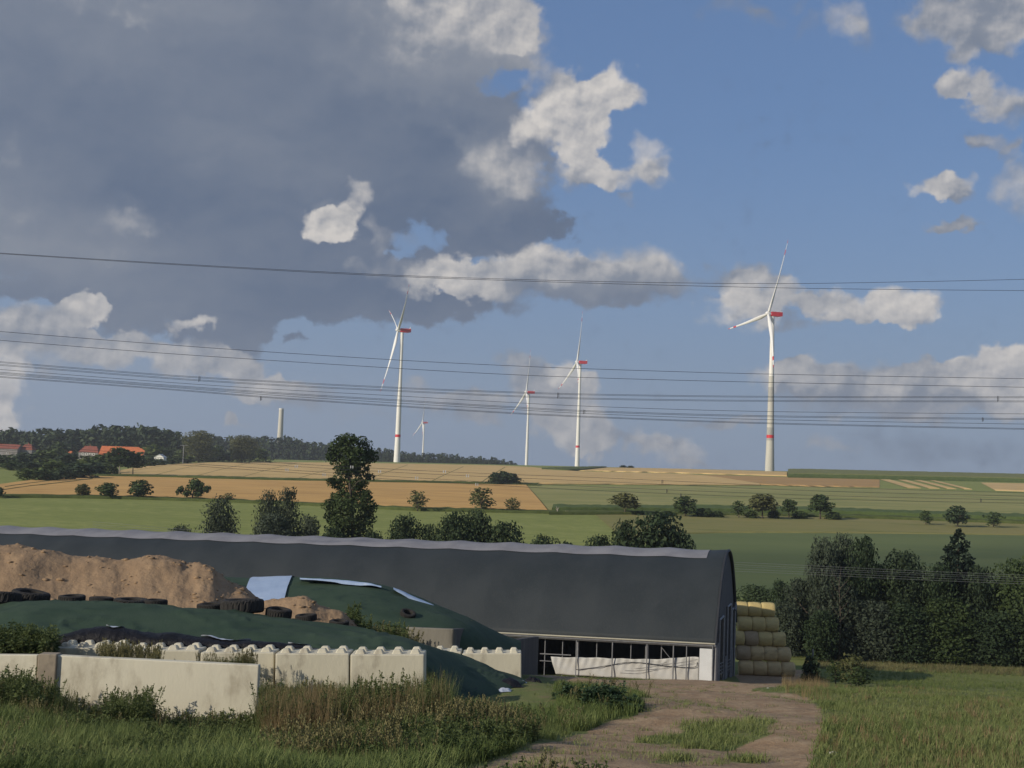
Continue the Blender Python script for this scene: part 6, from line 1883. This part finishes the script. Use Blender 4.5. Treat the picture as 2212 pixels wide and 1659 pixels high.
P, S = stand(430, 22.0, 24.9, [(-70, 60, .16, .6, .95), (50, 130, .10, .5, .85), (150, 210, .05, .3, .55), (225, 325, .18, .5, .85), (330, 560, .10, .2, .45), (560, 640, .14, .6, 1.0), (640, 940, .38, .45, .98), (940, 1120, .06, .2, .4)], 41)
scatter('green_weeds', 'weed_green', wd + wl, P, S, 'bushy green weeds standing before the cream walls', 'weeds', 42)
P, S = stand(120, 22.2, 25.0, [(-60, 140, .12, .4, .8), (140, 560, .07, .25, .62), (575, 720, .34, .55, 1.02), (720, 960, .13, .5, .92), (960, 1150, .05, .2, .5)], 43)
scatter('brown_weeds', 'weed_brown', wb, P, S, 'brown seeding weeds standing before the cream walls', 'weeds', 44)
P, S = stand(1500, 21.5, 24.8, [(565, 720, .50, .5, 1.0), (720, 960, .20, .4, .95), (960, 1150, .06, .15, .42), (-60, 560, .08, .25, .55)], 45)
scatter('dry_stalks', 'grass_dry', dry, P, S, 'tall dry reddish stalks right of the plain wall', 'dry grass', 46)
P, S = stand(1300, 21.8, 24.9, [(560, 640, .2, .5, 1.0), (640, 980, .5, .25, .95), (980, 1200, .08, .15, .40), (-60, 160, .12, .4, .75)], 145)
scatter('tall_stalks', 'weed_green', dry, P, S, 'tall upright green stalks before the concrete blocks', 'grass', 146)
P, S = stand(260, 26.3, 27.6, [(210, 340, .5, .35, .62), (-40, 105, .12, .3, .7), (420, 560, .25, .2, .42)], 47)
P[:, 2] += np.where(proj(P)[:, 0] < 115, .55, .68)
scatter('wall_weeds', 'weed_brown', wb, P, S, 'brown weeds growing between the plain wall and the blocks', 'weeds', 48)
P, S = stand(200, 26.3, 28.4, [(-60, 108, .9, .6, 1.05), (440, 560, .25, .2, .4)], 49)
P[:, 2] += .60
scatter('wall_weeds', 'weed_green', wl, P, S, 'green weeds growing behind the plain wall at the left', 'weeds', 50)
P, S = stand(330, 38.5, 50, [(745, 840, .5, .8, 1.7), (820, 890, .35, .7, 1.3)], 51)
P2, _ = field_pts(85, 40, 50, 748, 880, 52); S2 = rg.uniform(.6, 1.5, len(P2))
P2[:, 2] += np.interp(proj(P2)[:, 0], [740, 800, 880], [1.5, .9, .6])
scatter('heap_weeds', 'weed_green', wd + wl, P2, S2, 'green weeds growing between the small soil heap and the rear cover', 'weeds', 53)
P2, _ = field_pts(70, 46, 51, 800, 900, 54); P2[:, 2] += .5
scatter('heap_weeds', 'weed_brown', wb, P2, rg.uniform(1.0, 1.7, len(P2)), 'pale dry weeds left of the weathered concrete wall', 'weeds', 55)
P, _ = field_pts(26, 44, 46, 8, 34, 56); P[:, 2] = np.interp(P[:, 1], [44, 46], [12.6, 12.8]); P[:, 1] -= 2.6; P[:, 2] -= .55
scatter('heap_tuft', 'weed_green', mid_t, P, rg.uniform(.5, 1.0, len(P)), 'small grass tuft on the large soil heap', 'grass', 57)
P, _ = field_pts(60, 57, 61, 985, 1048, 58); P[:, 2] += np.interp(proj(P)[:, 0], [985, 1048], [1.8, .6])
scatter('heap_weeds', 'weed_brown', wl, P, rg.uniform(.8, 1.4, len(P)), 'dark withered weeds at the right shoulder of the rear heap', 'weeds', 59)
# bushy plants by the track
for x, D, h_, w, n, lab in ((1298, 1530, .62, 80, 46, 'dense blue green plant standing at the left edge of the track'), (1350, 1534, .36, 80, 40, 'lower spreading green plant right of the dense one at the track edge'), (1240, 1512, .4, 60, 22, 'small green plant left of the dense one at the track edge')):
    p = hit(x, D)[0]; D = p[1]; r = np.random.default_rng(int(x)); V, Fq, Tn = [], [], []; nb = 0
    for k in range(n):
        v, f, t = weed(h_ * r.uniform(.55, 1.1), 16, .16, int(x) + k, plume=0, stems=3, branch=.6)
        a = r.uniform(0, 6.28); q = w / 2 * D / F * math.sqrt(r.random()); V.append(v + np.array([math.cos(a) * q, math.sin(a) * q * .9, -q * .12])); Fq.append(f + nb); Tn.append(np.clip(t + r.uniform(-.2, .2), 0, 1)); nb += len(v)
    tag(link('leafy_plant', mesh('leafy_plant', np.concatenate(V), np.concatenate(Fq), {'tone': np.concatenate(Tn)}), M['weed_blue'], loc=tuple(p)), lab, 'plant')
SB = 'shrubs at the meadow edge'
for x, top, w, D, leaf, lab in ((1752, 1418, 40, 118, 'leaf_dark', 'dark shrub right beside the bottom straw bales'), (1838, 1413, 60, 112, 'leaf_olive', 'thin olive shrub before the meadow'), (1805, 1428, 50, 116, 'leaf_mid', 'low shrub left of the thin olive one'), (1855, 1440, 60, 108, 'leaf_mid', 'lower green shrub at the right of the thin olive one')):
    tree('shrub', 'low' if w < 45 else 'loose', x, top, w, lab, 'shrub', leaf, D=D, var=int(x) % 4, group=SB)
p = ground(1755, 119); g = Geo(); hh = float(U(1755, 1402, 119)[2] - p[2]); g.tube([(0, 0, -.3), (0, 0, hh)], [.09, .07], 6)
tag(g.obj('fence_post', M['galv'], loc=tuple(p)), 'grey post standing in the dark shrub by the straw bales', 'post')

# ------------------------------------------------------------------ the cloud whose shadow lies over the farmyard
cm = bpy.data.materials.new('cloud_vapour'); cm.use_nodes = True
t_ = cm.node_tree; t_.nodes.clear(); N = NT(t_)
tr_ = N.node('ShaderNodeBsdfTransparent'); tl = N.node('ShaderNodeBsdfTranslucent'); tl.inputs[0].default_value = (.8, .8, .8, 1)
mx = N.node('ShaderNodeMixShader'); mx.inputs[0].default_value = .14
t_.links.new(tr_.outputs[0], mx.inputs[1]); t_.links.new(tl.outputs[0], mx.inputs[2])
oo = N.node('ShaderNodeOutputMaterial'); t_.links.new(mx.outputs[0], oo.inputs[0])
CLH = 1300.0
shadow = [(-420, -300), (-420, 120), (-160, 200), (-95, 214), (-40, 228), (20, 246), (60, 262), (110, 300), (170, 350), (260, 380), (420, 400), (520, 250), (520, -300), (200, -420), (-200, -420)]
cen = np.array([40.0, 20.0])
sp_ = crom([(x, y) for x, y in shadow] + [shadow[0]], 160)[:-1]
off = SUN_DIR * (CLH / SUN_DIR[2])
vv, ff = [], []
rings = [(.0, -10), (.5, -12), (.85, -8), (.97, 0), (1.0, 14), (.95, 40), (.75, 85), (.4, 120), (.0, 130)]
nn = len(sp_)
for (k, z) in rings:
    for i, p in enumerate(sp_):
        q = cen + (p - cen) * k
        nz = (fbm(np.array([[q[0] * .03, q[1] * .03, z * .03]]), 4, 66)[0] - .5)
        d = (q - cen) / (np.linalg.norm(q - cen) + 1e-6)
        q = q + d * nz * 50 * k
        vv.append((q[0], q[1], z + nz * 30 * (k > 0)))
for r in range(len(rings) - 1):
    for i in range(nn):
        ff.append((r * nn + i, r * nn + (i + 1) % nn, (r + 1) * nn + (i + 1) % nn, (r + 1) * nn + i))
tag(link('cloud', mesh('cloud', np.array(vv), np.array(ff), smooth_shade=True), cm, loc=tuple(off)), 'flat based cloud high behind the camera that shades the farmyard', 'cloud', kind='structure')

# ------------------------------------------------------------------ hazy summer air
hm = bpy.data.materials.new('air'); hm.use_nodes = True
t_ = hm.node_tree; t_.nodes.clear(); N = NT(t_)
pv = N.node('ShaderNodeVolumePrincipled'); pv.inputs['Color'].default_value = (.80, .86, .95, 1); pv.inputs['Density'].default_value = 0.00013; pv.inputs['Anisotropy'].default_value = .2
oo = N.node('ShaderNodeOutputMaterial'); t_.links.new(pv.outputs[0], oo.inputs['Volume'])
g = Geo(); g.box((0, 1700, 90), (7200, 6000, 480))
hz = g.obj('haze', hm)
tag(hz, 'thin pale summer haze lying over the whole valley', 'haze', kind='stuff')
